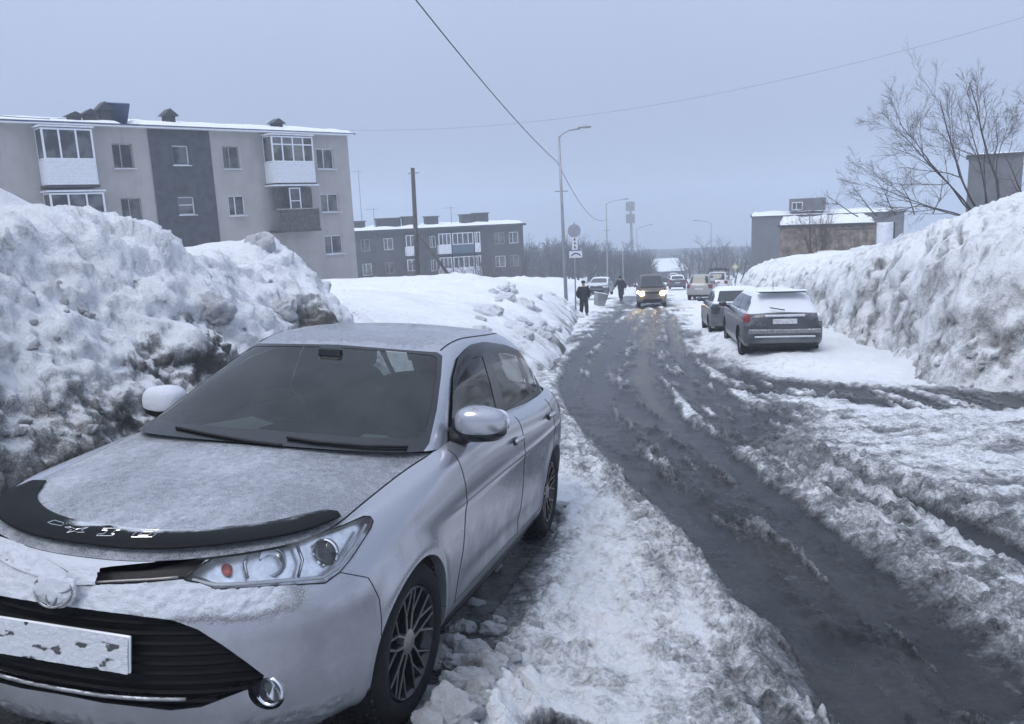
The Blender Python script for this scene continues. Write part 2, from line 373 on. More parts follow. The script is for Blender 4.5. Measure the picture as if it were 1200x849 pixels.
# ------------------------------------------------------------------ ground: one sheet, finest where it is nearest
def make_ground():
    r = [0.06, .3, .6]; x = .9
    while x < 640: r.append(x); x += min(max(x * x * .00060, .009), .022 * x + .02)
    r = np.array(r); th = np.r_[np.linspace(-180, -47, 40)[:-1], np.linspace(-47, 43, 470), np.linspace(43, 180, 40)[1:]]
    th = np.radians(th); nr, na = len(r), len(th)
    X = (r[:, None] * np.sin(th)[None]).ravel(); Y = (r[:, None] * np.cos(th)[None]).ravel(); P = np.c_[X, Y]
    road = np.vstack([gpx([(735, 347), (712, 364), (690, 388), (654, 432), (664, 470), (676, 503), (722, 546), (783, 594), (833, 620), (885, 689), (930, 765), (945, 848)]), [[1.0, 1.2], [.9, -3], [3.2, -3], [2.6, 1.5]],
                      gpx([(1250, 870), (1200, 826), (1130, 757), (1078, 697), (1022, 668), (978, 630), (915, 588), (892, 560), (900, 532), (925, 508), (928, 486), (890, 468), (850, 452), (832, 430), (808, 405), (796, 378), (786, 356), (772, 346)])])
    far_road = np.vstack([gpx([(735, 347)]), gpx([(753, 335)]), gpx([(763, 326)]), gpx([(774, 326)]), gpx([(778, 336)]), gpx([(772, 346)])])
    side = gpx([(832, 430), (909, 445), (1020, 455), (1200, 463), (1330, 468), (1330, 490), (1200, 488), (1115, 486), (1000, 478), (890, 466), (840, 458)])
    far = np.hypot(X, Y); wob = np.minimum(.10 + far * .012, .6)
    pn = fbm(P, .55, 4, 3) * 1.6; pf = fbm(P, 2.6, 4, 9)
    near = Y < 70
    wet = np.zeros(len(P)); rd = np.full(len(P), -50.); sd = np.full(len(P), -50.)
    k = near & (far < 75); rd[k] = poly_sd(P[k], road); sd[k] = poly_sd(P[k], side)
    kf = (Y > 30) & (far < 400); fr = np.full(len(P), -50.); fr[kf] = poly_sd(P[kf], far_road)
    wet = np.maximum(sstep(-1.15, .72, rd + pn * wob * 2.0 + pf * .40), .92 * sstep(-.40, .45, sd + pn * .45 + pf * .2))
    wet = np.maximum(wet, .45 * sstep(-.5, .8, fr))
    # slush ploughed lengthwise by wheels: streaks that follow the lane
    lane = np.array([on_ground(u, v)[:2] for u, v in [(762, 340), (752, 365), (740, 395), (728, 430), (748, 475), (800, 535), (860, 600), (935, 670), (1010, 745), (1080, 820)]])
    lane = np.vstack([lane, [[1.75, 1.0], [1.9, -4]]])
    la = np.full(len(P), 1e9); s_al = np.zeros(len(P)); acc = 0.0; side_s = np.zeros(len(P))
    for i in range(len(lane) - 1):
        A, B = lane[i], lane[i + 1]; d, t = seg_dist(P, A, B); L = np.linalg.norm(B - A); q = d < la
        cr = (B[0] - A[0]) * (P[:, 1] - A[1]) - (B[1] - A[1]) * (P[:, 0] - A[0])
        la = np.where(q, d, la); s_al = np.where(q, acc + t * L, s_al); side_s = np.where(q, np.sign(cr) * d, side_s); acc += L
    st = fbm(np.c_[side_s * 2.4, s_al * .22], 1.0, 5, 21, .6)
    st2 = fbm(np.c_[side_s * 6.5, s_al * .55], 1.0, 4, 41, .6)
    mid = sstep(5.5, 9, Y) * (1 - sstep(34, 60, Y))
    wet = np.clip(wet - wet * mid * sstep(.02, .30, st) * .58 - wet * sstep(.04, .32, st2) * .42 - wet * .06 * mid, 0, 1)
    wet = np.clip(wet - wet * sstep(24, 44, Y) * (.30 + .5 * sstep(0, .3, st)), 0, 1)
    # compacted greyish snow across the junction, and ruts in it
    jn = poly_sd(P[k], gpx([(860, 470), (1000, 484), (1330, 498), (1330, 760), (1200, 690), (1100, 640), (1000, 600), (915, 560), (870, 520)])); jj = np.full(len(P), -50.); jj[k] = jn
    junction = sstep(-.3, .6, jj + pn * .3)
    rut = np.full(len(P), 9.); rut2 = np.full(len(P), 9.)
    rut[k] = line_dist(P[k], gpx([(885, 512), (940, 537), (1000, 558), (1060, 585), (1120, 622), (1210, 672), (1320, 750)])) + pn[k] * .1
    rut2[k] = line_dist(P[k], gpx([(664, 478), (700, 512), (750, 545), (800, 585), (842, 612)])) + pn[k] * .1
    RUTS = [[(758, 352), (738, 378), (704, 428), (694, 466), (728, 530), (798, 590), (872, 660), (948, 742), (1010, 830)], [(772, 362), (752, 412), (762, 468), (826, 522), (900, 582), (985, 652), (1085, 742), (1160, 815)],
            [(786, 372), (792, 412), (812, 440), (860, 458), (930, 468), (1030, 472)], [(700, 436), (722, 468), (782, 502), (862, 524), (960, 548), (1075, 594), (1200, 655)], [(728, 366), (676, 420), (664, 452), (690, 500), (752, 560), (830, 630), (905, 720)]]
    THIN = [[(826, 470), (960, 508), (1100, 545), (1240, 590)], [(822, 500), (930, 558), (1040, 612), (1200, 722)], [(868, 480), (1000, 500), (1200, 524)], [(668, 478), (740, 520), (820, 562), (930, 642), (1020, 732)], [(760, 380), (722, 440), (735, 490), (800, 550)], [(900, 505), (1000, 540), (1100, 575), (1230, 630)]]
    rr_ = np.full(len(P), 9.); near_k = k & (far < 60)
    for L_ in RUTS: rr_[near_k] = np.minimum(rr_[near_k], line_dist(P[near_k], gpx(L_)))
    rt_ = np.full(len(P), 9.)
    for L_ in THIN: rt_[near_k] = np.minimum(rt_[near_k], line_dist(P[near_k], gpx(L_)))
    rt_ = rt_ + pn * .10 + pf * .04; thin = (1 - sstep(.05, .20, rt_)) * sstep(-.25, .15, fbm(P, 1.6, 3, 19))
    rr_ = rr_ + pn * .07 + pf * .05
    rutw = 1 - sstep(.10, .26, rr_); ridge = np.exp(-((rr_ - .36) / .11) ** 2)
    streakj = fbm(np.c_[X * .5 + Y * .9, (Y - X * .35) * 3.0], 1.0, 4, 61)
    wet = np.maximum(wet, junction * (.24 + .26 * sstep(-.05, .3, streakj) + .12 * sstep(0, .3, st)))
    wet = np.maximum(wet, .52 * (1 - sstep(.10, .30, rut)))
    wet = np.maximum(wet, .45 * (1 - sstep(.12, .34, rut2)) * sstep(-.3, .3, pf + .1))
    wet = np.where(wet > .15, np.clip(np.maximum(wet - .22 * ridge * sstep(-.2, .2, pf + .05), .88 * rutw), 0, 1), np.maximum(wet, .6 * rutw)); wet = np.maximum(wet, .55 * thin); wet = np.maximum(wet, (.30 * np.exp(-(rr_ / .75) ** 2) + .18 * np.exp(-(rt_ / .5) ** 2)) * (.5 + .9 * sstep(-.2, .25, pf)))
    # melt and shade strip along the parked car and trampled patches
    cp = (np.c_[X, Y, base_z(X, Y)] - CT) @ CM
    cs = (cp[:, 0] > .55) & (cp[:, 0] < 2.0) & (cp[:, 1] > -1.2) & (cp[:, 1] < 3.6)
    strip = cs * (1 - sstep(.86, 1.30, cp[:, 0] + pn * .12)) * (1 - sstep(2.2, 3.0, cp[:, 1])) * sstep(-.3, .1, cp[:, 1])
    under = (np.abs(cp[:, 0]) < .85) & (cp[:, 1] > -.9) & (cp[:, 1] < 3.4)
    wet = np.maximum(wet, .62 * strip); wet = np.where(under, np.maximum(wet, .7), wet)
    pud = np.hypot(X - .12, (Y - 2.62) * 1.6); wet = np.maximum(wet, .85 * (1 - sstep(.06, .22, pud + pf * .1)))
    patch = sstep(.02, .40, fbm(P, .8, 4, 77)) * .30 * (1 - sstep(18, 40, far)); wet = np.maximum(wet, patch * (X < 6))
    # relief
    wl, wh = worley(P[far < 26], 7.0, 5); lump = np.zeros(len(P)); lump[far < 26] = .36 * np.maximum(0, 1 - (wl / .60) ** 2) * (wh > .35)
    wl2, wh2 = worley(P[far < 14], 17.0, 15); lump2 = np.zeros(len(P)); lump2[far < 14] = .34 * np.maximum(0, 1 - (wl2 / .58) ** 2) * (wh2 > .3)
    snowy = 1 - sstep(.25, .8, wet)
    z = base_z(X, Y)
    rough_zone = sstep(-.25, .25, fbm(P, .75, 3, 91) + .06)
    z += snowy * (.055 + .055 * fbm(P, 1.1, 4, 31) + rough_zone * (.090 * lump + .055 * lump2) + .040 * fbm(P, 4.2, 5, 33, .62, 'b') + .008 * fbm(P, 24, 3, 35, .6))
    z += (1 - snowy) * (.010 * fbm(P, 7, 3, 51) + .035 * st2 + .055 * np.maximum(0, st) + .02 * np.maximum(0, st2) * sstep(.0, .3, pf) + .022 * lump2 * sstep(.0, .3, pf) + .004 * fbm(P, 30, 2, 53))
    edge = np.exp(-((wet - .42) / .2) ** 2) * (np.maximum(rd, sd) > -1.0); z += edge * (.015 + .04 * lump + .035 * lump2) * (far < 30)
    z += ridge * (.014 + .04 * lump + .05 * lump2 + .02 * pf) * (far < 45) - .03 * rutw - .022 * thin + .03 * np.exp(-((rt_ - .24) / .08) ** 2) * (.4 + lump2 * 2) * (far < 30)
    sh = np.full(len(P), -50.); sh[k] = poly_sd(P[k], gpx([(806, 392), (826, 420), (905, 438), (1020, 448), (1180, 452), (1300, 440), (1010, 380), (900, 340), (835, 340)])); z += .24 * sstep(-.15, .9, sh + pn * .3)
    z -= .055 * np.exp(-(rut / .16) ** 2) + .03 * np.exp(-(rut2 / .15) ** 2)
    z += .06 * np.exp(-((rut - .42) / .15) ** 2) * (.4 + 1.5 * lump)
    # wheels have packed the snow flat under the car
    z = np.where(under, base_z(X, Y) - .012, z)
    for d_ in (0, 2.6):
        for sx in (-.74, .74):
            ww = (np.abs(cp[:, 0] - sx) < .16) & (np.abs(cp[:, 1] - d_) < .30); z = np.where(ww, np.minimum(z, base_z(X, Y) + .0), z)
    berm = (cp[:, 0] > .93) & (cp[:, 0] < 1.5) & (cp[:, 1] > -.75) & (cp[:, 1] < .75)
    z += berm * sstep(.90, 1.02, cp[:, 0]) * (1 - sstep(1.15, 1.5, cp[:, 0])) * (1 - np.abs(cp[:, 1]) / .75) * (.05 + .09 * lump + .08 * lump2)
    lsn = sstep(-.2, .8, -rd) * (X < 2.5) * (1 - sstep(7, 12, Y)); dirt = np.clip(-.05 - .07 * lsn + .36 * fbm(P, .45, 4, 13) + .25 * np.exp(-(np.maximum(rd, sd) / .8) ** 2) + .30 * (1 - sstep(.0, .4, rut)) + .10 * junction, -.2, 1)
    idx = np.arange(nr * na).reshape(nr, na)
    F = np.stack([idx[:-1, :-1], idx[1:, :-1], idx[1:, 1:], idx[:-1, 1:]], -1).reshape(-1, 4)[:, ::-1]
    o = mk('ground', np.c_[X, Y, z], F, MT['ground'], attrs={'wet': wet, 'dirt': dirt})
    tag(o, kind='structure'); return o
GROUND = make_ground()

# ------------------------------------------------------------------ snow banks: foot line + profile, displaced along the surface normal
def bank(name, foot, direc, prof, hfun, ds, nv, disp, dirtf, label, endfade=None, foot_drop=.25, mat_='snow'):
    """foot: world xy polyline; direc: horizontal direction into the bank (or function of arc); prof: (offset, height 0..1)"""
    foot = np.asarray(foot, float); L = np.r_[0, np.cumsum(np.linalg.norm(np.diff(foot, axis=0), axis=1))]
    a = [0.0]
    while a[-1] < L[-1]:
        p = np.array([np.interp(a[-1], L, foot[:, 0]), np.interp(a[-1], L, foot[:, 1])]); a.append(a[-1] + max(.012, ds * np.hypot(*p)))
    a = np.array(a[:-1]); fx = cspline(L, foot, a) if len(foot) > 3 else np.c_[np.interp(a, L, foot[:, 0]), np.interp(a, L, foot[:, 1])]
    prof = np.asarray(prof, float); pl = np.r_[0, np.cumsum(np.hypot(np.diff(prof[:, 0]), np.diff(prof[:, 1]) * 2.5))]
    # more rows on the part that faces the street
    tq = np.linspace(0, 1, nv) ** 1.55 * pl[-1]
    pb = np.interp(tq, pl, prof[:, 0]); ph = np.interp(tq, pl, prof[:, 1])
    D = np.array([direc(t) if callable(direc) else direc for t in a], float); D /= np.linalg.norm(D, axis=1)[:, None]
    na = len(a); B = np.broadcast_to(pb[None], (na, nv)); 
    X = fx[:, 0, None] + D[:, 0, None] * B; Y = fx[:, 1, None] + D[:, 1, None] * B
    H = hfun(a[:, None] + 0 * B, B, X, Y) * ph[None]
    Z = base_z(X, Y) + H - foot_drop * (1 - sstep(0, .35, B))
    Pm = np.stack([X, Y, Z], -1)
    for it in range(1):
        Tu = np.gradient(Pm, axis=0); Tv = np.gradient(Pm, axis=1); N = np.cross(Tu, Tv); N /= np.linalg.norm(N, axis=2)[..., None] + 1e-9
        if N[na // 2, nv // 3, 2] < 0: N = -N
        flat = Pm.reshape(-1, 3); dd = disp(flat, (a[:, None] + 0 * B).ravel(), B.ravel(), H.ravel()).reshape(na, nv)
        fade = sstep(0, .12, B)
        Pm = Pm + N * (dd * fade)[..., None]
    V = Pm.reshape(-1, 3)
    Tu = np.gradient(Pm, axis=0); Tv = np.gradient(Pm, axis=1); N2 = np.cross(Tu, Tv); N2 /= np.linalg.norm(N2, axis=2)[..., None] + 1e-9
    up = np.abs(N2[..., 2]).ravel()
    dirt = dirtf(V, (a[:, None] + 0 * B).ravel(), B.ravel(), H.ravel(), up, dd.ravel())
    idx = np.arange(na * nv).reshape(na, nv); F = np.stack([idx[:-1, :-1], idx[1:, :-1], idx[1:, 1:], idx[:-1, 1:]], -1).reshape(-1, 4)
    if N2[na // 2, nv // 3, 2] < 0: F = F[:, ::-1]
    o = mk(name, V, F, MT[mat_], attrs={'dirt': np.clip(dirt, -.3, 1.2)})
    tag(o, label, 'snow bank'); return o

# left pile beside the parked car (laid out in the car's frame)
LP_foot = [car2w((-1.36 - .10 * math.sin(d * 1.7) - .35 * sstep(5.4, 7.2, d), d, 0))[:2] for d in np.arange(-4, 7.4, .35)]
def lp_h(a, B, X, Y):
    d = a - 4.0
    h = 2.16 + .07 * np.sin(d * .9 + .5) + .05 * np.sin(d * 2.3)
    h = h + 1.30 * sstep(1.7, 4.0, B) * (1 - sstep(1.0, 2.8, d - .95 * (B - 1.65)))                # higher white mound at the back, uphill end
    return h * (1 - sstep(6.1, 6.95, d - .12 * np.minimum(B, 2.5))) * sstep(-4.0, -2.8, d)
def warp(P, a, sc, seed): return P + a * np.stack([fbm(P, sc, 2, seed), fbm(P, sc, 2, seed + 3), fbm(P, sc, 2, seed + 6)], 1)
def lp_disp(P, a, B, H):
    Q = warp(P, .28, 2.2, 90)
    d1, h1 = worley(Q * np.array([1, 1, 1.4]), 1.9, 3); d2, h2 = worley(Q, 5.5, 8); d3, h3 = worley(P, 14.0, 9)
    calm = sstep(1.8, 2.6, B) * .95; crumb = sstep(-.2, .25, fbm(P, 1.3, 2, 79))
    return ((h1 - .5) * .11 + (h2 - .5) * .045 + np.maximum(0, .5 - d1) * .12 + crumb * .3 * np.maximum(0, 1 - (d3 / .6) ** 2) * (h3 > .35) * .06) * (1 - calm) + .32 * fbm(P, .62, 3, 5) + (.11 * fbm(P, 1.6, 4, 6, .6, 'b') + .075 * fbm(P * np.array([1, 1, 1.5]), 3.0, 5, 76, .66, 'r') + .03 * fbm(P, 14, 3, 7, .6)) * (1 - calm)
def lp_dirt(V, a, B, H, up, dd):
    d = a - 4.0
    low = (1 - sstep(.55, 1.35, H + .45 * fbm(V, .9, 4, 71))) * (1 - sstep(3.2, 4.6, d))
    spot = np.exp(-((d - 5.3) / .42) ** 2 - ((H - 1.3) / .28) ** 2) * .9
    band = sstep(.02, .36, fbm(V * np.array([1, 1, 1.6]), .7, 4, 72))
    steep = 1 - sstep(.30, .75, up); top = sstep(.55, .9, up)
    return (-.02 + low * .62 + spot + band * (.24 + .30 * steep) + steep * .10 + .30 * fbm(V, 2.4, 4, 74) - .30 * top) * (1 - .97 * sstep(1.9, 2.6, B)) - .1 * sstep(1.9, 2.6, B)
LEFT_PILE = bank('snow_pile', LP_foot, -CM[:2, 0], [(0, 0), (.12, .10), (.35, .30), (.75, .55), (1.15, .80), (1.5, .95), (1.85, 1.0), (2.6, 1.02), (4.0, 1.03), (6.0, 1.03), (8.5, .9), (11, .7)],
                 lp_h, .0034, 225, lp_disp, lp_dirt, 'tall lumpy dirty snow pile ploughed up beside the silver sedan')

# bank along the left of the road beyond the pile, running into a snow field
LB_foot = [(-3.2, 8.6), (-1.6, 11), (-.2, 14), (1.0, 18), (2.0, 25), (2.9, 33), (3.6, 40), (5.0, 52), (8.5, 80), (14.5, 125), (23, 190)]
LB_len = np.r_[0, np.cumsum(np.linalg.norm(np.diff(np.array(LB_foot), axis=0), axis=1))]
def lb_h(a, B, X, Y):
    h = 1.85 + .30 * np.sin(a * .22 + 1.2) * (a > 6) + .22 * np.sin(a * .61) + .25 * sstep(20, 28, Y) - .35 * sstep(33, 42, Y)
    return h * sstep(-2, 6, a) * (1 - .2 * sstep(60, 120, Y)) - .012 * B
def lb_disp(P, a, B, H):
    Q = warp(P, .35, 1.2, 92); d1, h1 = worley(Q, 1.2, 23); rough = (.30 + .70 * sstep(-.12, .15, fbm(P, .2, 3, 24))) * (1 - sstep(5, 11, B)) * sstep(.1, .7, B)
    return rough * ((h1 - .5) * .17 + np.maximum(0, .5 - d1) * .16 + .24 * fbm(P, 1.1, 5, 26, .62, 'b') + .12 * fbm(P, 2.4, 4, 47, .62, 'r')) + .26 * fbm(P, .35, 4, 25) + .03 * fbm(P, 3, 3, 27)
def lb_dirt(V, a, B, H, up, dd):
    return .05 + .45 * (1 - sstep(.3, 1.6, B)) * sstep(-.1, .2, fbm(V, .7, 3, 28)) + (1 - sstep(.4, .8, up)) * .22 + .1 * fbm(V, 1.5, 3, 29)
LEFT_BANK = bank('snow_bank', LB_foot, (-1, .30), [(0, 0), (.35, .14), (.9, .36), (1.7, .60), (2.8, .80), (4.8, 1.0), (8, 1.04), (14, 1.08), (24, 1.1), (40, .9), (70, .4)],
     lb_h, .0055, 115, lb_disp, lb_dirt, 'long white snow bank along the road below the apartment block')

# cut bank on the right, steep ploughed face
RB_foot = [(48, 150), (30.5, 100), (21.5, 70), (15.0, 52), (10.9, 38), (9.4, 28), (8.75, 22.5), (8.1, 18), (7.7, 15.2), (7.75, 13.6), (8.8, 12.75), (11, 12.5), (15, 12.7), (24, 13.5), (40, 15)]
def rb_h(a, B, X, Y):
    h = cspline([0, 11, 16, 22, 30, 45, 75, 200], [3.35, 3.6, 3.3, 2.65, 2.2, 1.95, 1.8, 1.7], np.clip(Y.ravel() - B.ravel() * .66 * .7, 0, 190)).reshape(Y.shape)
    un = fbm(np.c_[a[:, 0], 0 * a[:, 0]], .35, 4, 55, .6)[:, None]
    return h + .05 * np.maximum(B - 3, 0) * (1 - sstep(24, 50, Y)) + .55 * un * sstep(.3, 1.2, B) * (1 - sstep(5, 9, B)) + .45 * np.exp(-((Y - 46) / 5) ** 2)
def rb_disp(P, a, B, H):
    near = 1 - sstep(3.5, 6.5, B)
    Q = warp(P, .3, 1.8, 94); d1, h1 = worley(Q, 1.5, 33); d2, h2 = worley(Q, 4.2, 43); hol, _h = worley(P + 3.1, 1.1, 53)
    return near * (.34 * fbm(P, .7, 4, 35, .6) + (h1 - .5) * .14 + np.maximum(0, .5 - d1) * .14 - np.maximum(0, .40 - hol) * .40 + (h2 - .5) * .06 + .13 * fbm(P * np.array([1, 1, 1.3]), 2.4, 5, 37, .66, 'r')) + .18 * fbm(P, .4, 3, 38) + .02 * fbm(P, 6, 3, 39)
def rb_dirt(V, a, B, H, up, dd):
    face = (1 - sstep(.40, .90, up)) * (1 - sstep(3.5, 6, B))
    return .07 + face * (.20 + 1.0 * fbm(V, .9, 5, 41, .62)) + (.04 + .25 * fbm(V, 1.7, 4, 42)) * (1 - sstep(4, 7, B)) - .5 * dd * face
RIGHT_BANK = bank('snow_bank', RB_foot, (.76, .65), [(0, 0), (.30, .10), (.58, .20), (.80, .36), (1.02, .52), (1.25, .64), (1.6, .75), (2.2, .85), (3.0, .93), (4.2, 1.0), (6.5, 1.08), (10, 1.15), (16, 1.2), (26, 1.2), (45, 1.0)],
     rb_h, .0030, 175, rb_disp, rb_dirt, 'steep grey-streaked snow bank behind the snow-dusted hatchback')

# wooded rise that closes the view beyond the road
def hill():
    xs = np.linspace(-260, 520, 120); ys = np.linspace(380, 640, 40); X, Y = np.meshgrid(xs, ys, indexing='ij'); P = np.c_[X.ravel(), Y.ravel()]
    top = 15 + 7 * fbm(P, .006, 3, 61) + 3 * fbm(P, .03, 3, 62); e = sstep(0, 150, P[:, 1] - 380) * sstep(-260, -160, P[:, 0]) * (1 - sstep(400, 520, P[:, 0]))
    z = base_z(P[:, 0], P[:, 1]) - 2 + e * top; pt_ = np.c_[P, z]; idx = np.arange(len(P)).reshape(X.shape); F = np.stack([idx[:-1, :-1], idx[1:, :-1], idx[1:, 1:], idx[:-1, 1:]], -1).reshape(-1, 4)
    o = mk('hill', pt_, F, pmat('wooded_hill', (.16, .16, .165), .95, var=.5, vscale=.05, bump=.5, bscale=.4)); tag(o, kind='structure')
hill()
# ------------------------------------------------------------------ car bodies: horizontal outlines stacked into a smooth shell, panels cut out along their real edges
def resample(P, n, d=None):
    L = np.r_[0, np.cumsum(np.linalg.norm(np.diff(P, axis=0), axis=1))]; t = np.linspace(0, L[-1], n)
    return np.stack([np.interp(t, L, P[:, k]) for k in range(P.shape[1])], 1)
def outline(lv, nF, nS, nR):
    """half outline of one level from front centre round the side to rear centre"""
    df, Lf, nf = lv['f']; dr, Lr, nr = lv['r']; W = np.array(lv['w']); Zn = np.array(lv['z'])
    wf = lambda d: cspline(W[:, 0], W[:, 1], d); zf = lambda d: cspline(Zn[:, 0], Zn[:, 1], d)
    th = np.linspace(0, math.pi / 2, 600)
    dF = df + Lf * (1 - np.cos(th) ** (2 / nf)); xF = wf(dF) * np.sin(th) ** (2 / nf)
    dR = dr - Lr * (1 - np.cos(th) ** (2 / nr)); xR = wf(dR) * np.sin(th) ** (2 / nr)
    A = resample(np.c_[xF, dF], nF); B = np.c_[wf(np.linspace(df + Lf, dr - Lr, nS)), np.linspace(df + Lf, dr - Lr, nS)][1:-1]; Cc = resample(np.c_[xR, dR], nR)[::-1]
    P = np.vstack([A, B, Cc]); z = zf(P[:, 1])
    return np.c_[P[:, 0], P[:, 1], z]
class Patch:
    def __init__(s, G):
        s.nu, s.nv = G.shape[:2]; s.V = G.reshape(-1, 3).copy(); s.Su = np.gradient(G, axis=0).reshape(-1, 3); s.Sv = np.gradient(G, axis=1).reshape(-1, 3)
        idx = np.arange(s.nu * s.nv).reshape(s.nu, s.nv); s.F = np.stack([idx[:-1, :-1], idx[1:, :-1], idx[1:, 1:], idx[:-1, 1:]], -1).reshape(-1, 4)
        N = np.cross(s.Su, s.Sv); s.N = N / (np.linalg.norm(N, axis=1)[:, None] + 1e-12); s.fixed = np.zeros(len(s.V), bool)
    def cut(s, poly, fn, sel=None, F=None):
        """faces inside poly (in the plane fn maps to) leave the patch and are returned; the edge is snapped to the outline"""
        src = s.F if F is None else F
        p = fn(s.V); poly = np.asarray(poly, float); cen = p[src].mean(1); ins = poly_sd(cen, poly) > 0
        if sel is not None: ins &= sel(s.V[src].mean(1))
        a, b = src[ins], src[~ins]
        bd = np.intersect1d(np.unique(a), np.unique(b)); bd = bd[~s.fixed[bd]]
        if len(bd):
            pb = p[bd]; best = np.full(len(bd), 1e9); tgt = pb.copy()
            for i in range(len(poly)):
                A, B = poly[i], poly[(i + 1) % len(poly)]; d, t = seg_dist(pb, A, B); k = d < best
                best = np.where(k, d, best); tgt[k] = (A + t[:, None] * (B - A))[k]
            for c in poly:
                j = np.argmin(((pb - c) ** 2).sum(1))
                if np.hypot(*(pb[j] - c)) < 2.5 * np.median(best) + 1e-9: tgt[j] = c
            e = .2; Ju = (fn(s.V[bd] + e * s.Su[bd]) - pb) / e; Jv = (fn(s.V[bd] + e * s.Sv[bd]) - pb) / e
            det = Ju[:, 0] * Jv[:, 1] - Ju[:, 1] * Jv[:, 0]; det = np.where(np.abs(det) < 1e-12, 1e-12, det); r = tgt - pb
            du = np.clip((r[:, 0] * Jv[:, 1] - r[:, 1] * Jv[:, 0]) / det, -.9, .9); dv = np.clip((Ju[:, 0] * r[:, 1] - Ju[:, 1] * r[:, 0]) / det, -.9, .9)
            s.V[bd] += du[:, None] * s.Su[bd] + dv[:, None] * s.Sv[bd]
            s.fixed[bd] = True
        if F is None: s.F = b; return a
        return a, b
    def edge_loop(s, a):
        """boundary edges of face set a, directed"""
        E = np.vstack([a[:, [0, 1]], a[:, [1, 2]], a[:, [2, 3]], a[:, [3, 0]]]); key = {}
        for i, j in E.tolist(): key[(i, j)] = 1
        return [(i, j) for i, j in key if (j, i) not in key]
def mirrored(V, F):
    c = np.abs(V[:, 0]) < 2e-4; V = V.copy(); V[c, 0] = 0; n = len(V)
    mp = np.where(c, np.arange(n), np.arange(n) + n); V2 = V * np.array([-1, 1, 1])
    F2 = mp[np.asarray(F)][:, ::-1]
    return np.vstack([V, V2]), np.vstack([F, F2])
def largest(F):
    """the biggest connected set of faces"""
    par = {}
    def find(a):
        while par.setdefault(a, a) != a: par[a] = par[par[a]]; a = par[a]
        return a
    for f in F.tolist():
        r = find(f[0])
        for v in f[1:]: par[find(v)] = r
    rt = np.array([find(f[0]) for f in F.tolist()]); u, c = np.unique(rt, return_counts=True); return F[rt == u[np.argmax(c)]]
def compact(V, F, *arr):
    F = np.asarray(F); u, inv = np.unique(F, return_inverse=True); return (V[u], inv.reshape(F.shape)) + tuple(a[u] for a in arr)
def piece(pt, F, name, m, parent, mirror=True, off=0.0, frostf=None, dispf=None, one_side=0, offv=None):
    """faces F of patch pt as an object; off moves it along the normal"""
    if mirror and not one_side and pt.V[np.unique(F), 0].min() > 1e-3:
        return [piece(pt, F, name, m, parent, False, off, frostf, dispf, sg) for sg in (1, -1)][0]
    V, G, N = compact(pt.V, F, pt.N); V = V + N * off
    if offv is not None: V = V + np.array(offv)
    if dispf is not None: V = V + N * dispf(V)[:, None]
    if one_side < 0: V = V * np.array([-1, 1, 1]); N = N * np.array([-1, 1, 1]); G = G[:, ::-1]
    elif mirror: V, G = mirrored(V, G); N = np.vstack([N, N * np.array([-1, 1, 1])])
    if len(V) != len(N): N = np.vstack([N, N * np.array([-1, 1, 1])])[:len(V)]
    if mirror and not one_side:
        u = np.unique(G); inv = np.zeros(len(V), int); inv[u] = np.arange(len(u)); V = V[u]; N = N[u]; G = inv[G]
    at = {'frost': frostf(V, N)} if frostf is not None else None
    return mk(name, V, G, m, parent, attrs=at)
def wall(pt, F, offv, name, m, parent, mirror=True, one_side=0):
    """rim that runs from the edge of a cut-out by the vector offv (inwards)"""
    if mirror and not one_side and pt.V[np.unique(F), 0].min() > 1e-3:
        return [wall(pt, F, offv, name, m, parent, False, sg) for sg in (1, -1)][0]
    E = pt.edge_loop(F); ids = sorted({i for e in E for i in e}); mp = {k: i for i, k in enumerate(ids)}; V = pt.V[ids]; n = len(ids)
    E = [e for e in E if not (abs(pt.V[e[0], 0]) < 2e-4 and abs(pt.V[e[1], 0]) < 2e-4)]
    o = offv(V) if callable(offv) else np.array(offv)
    VV = np.vstack([V, V + o]); FF = np.array([(mp[i], mp[j], mp[j] + n, mp[i] + n) for i, j in E])
    if one_side < 0: VV = VV * np.array([-1, 1, 1]); FF = FF[:, ::-1]
    elif mirror: VV, FF = mirrored(VV, FF)
    return mk(name, VV, FF, m, parent)
def shell(levels, nF, nS, nR, nv):
    R = np.stack([outline(l, nF, nS, nR) for l in levels], 1)            # (nu, levels, 3)
    t = np.r_[0, np.cumsum(np.linalg.norm(np.diff(R, axis=1), axis=2).mean(0))]; q = np.linspace(0, t[-1], nv)
    return np.stack([cspline(t, R[i], q) for i in range(len(R))], 0)
def car_px(V):
    """photo pixel of points given in the parked sedan's frame"""
    c = (V @ CM.T + CT) @ RW; return np.c_[600 + FPX * c[:, 0] / c[:, 2], 424.5 + FPX * c[:, 1] / c[:, 2]]
side_view = lambda V: V[:, [1, 2]]
front_view = lambda V: V[:, [0, 2]]

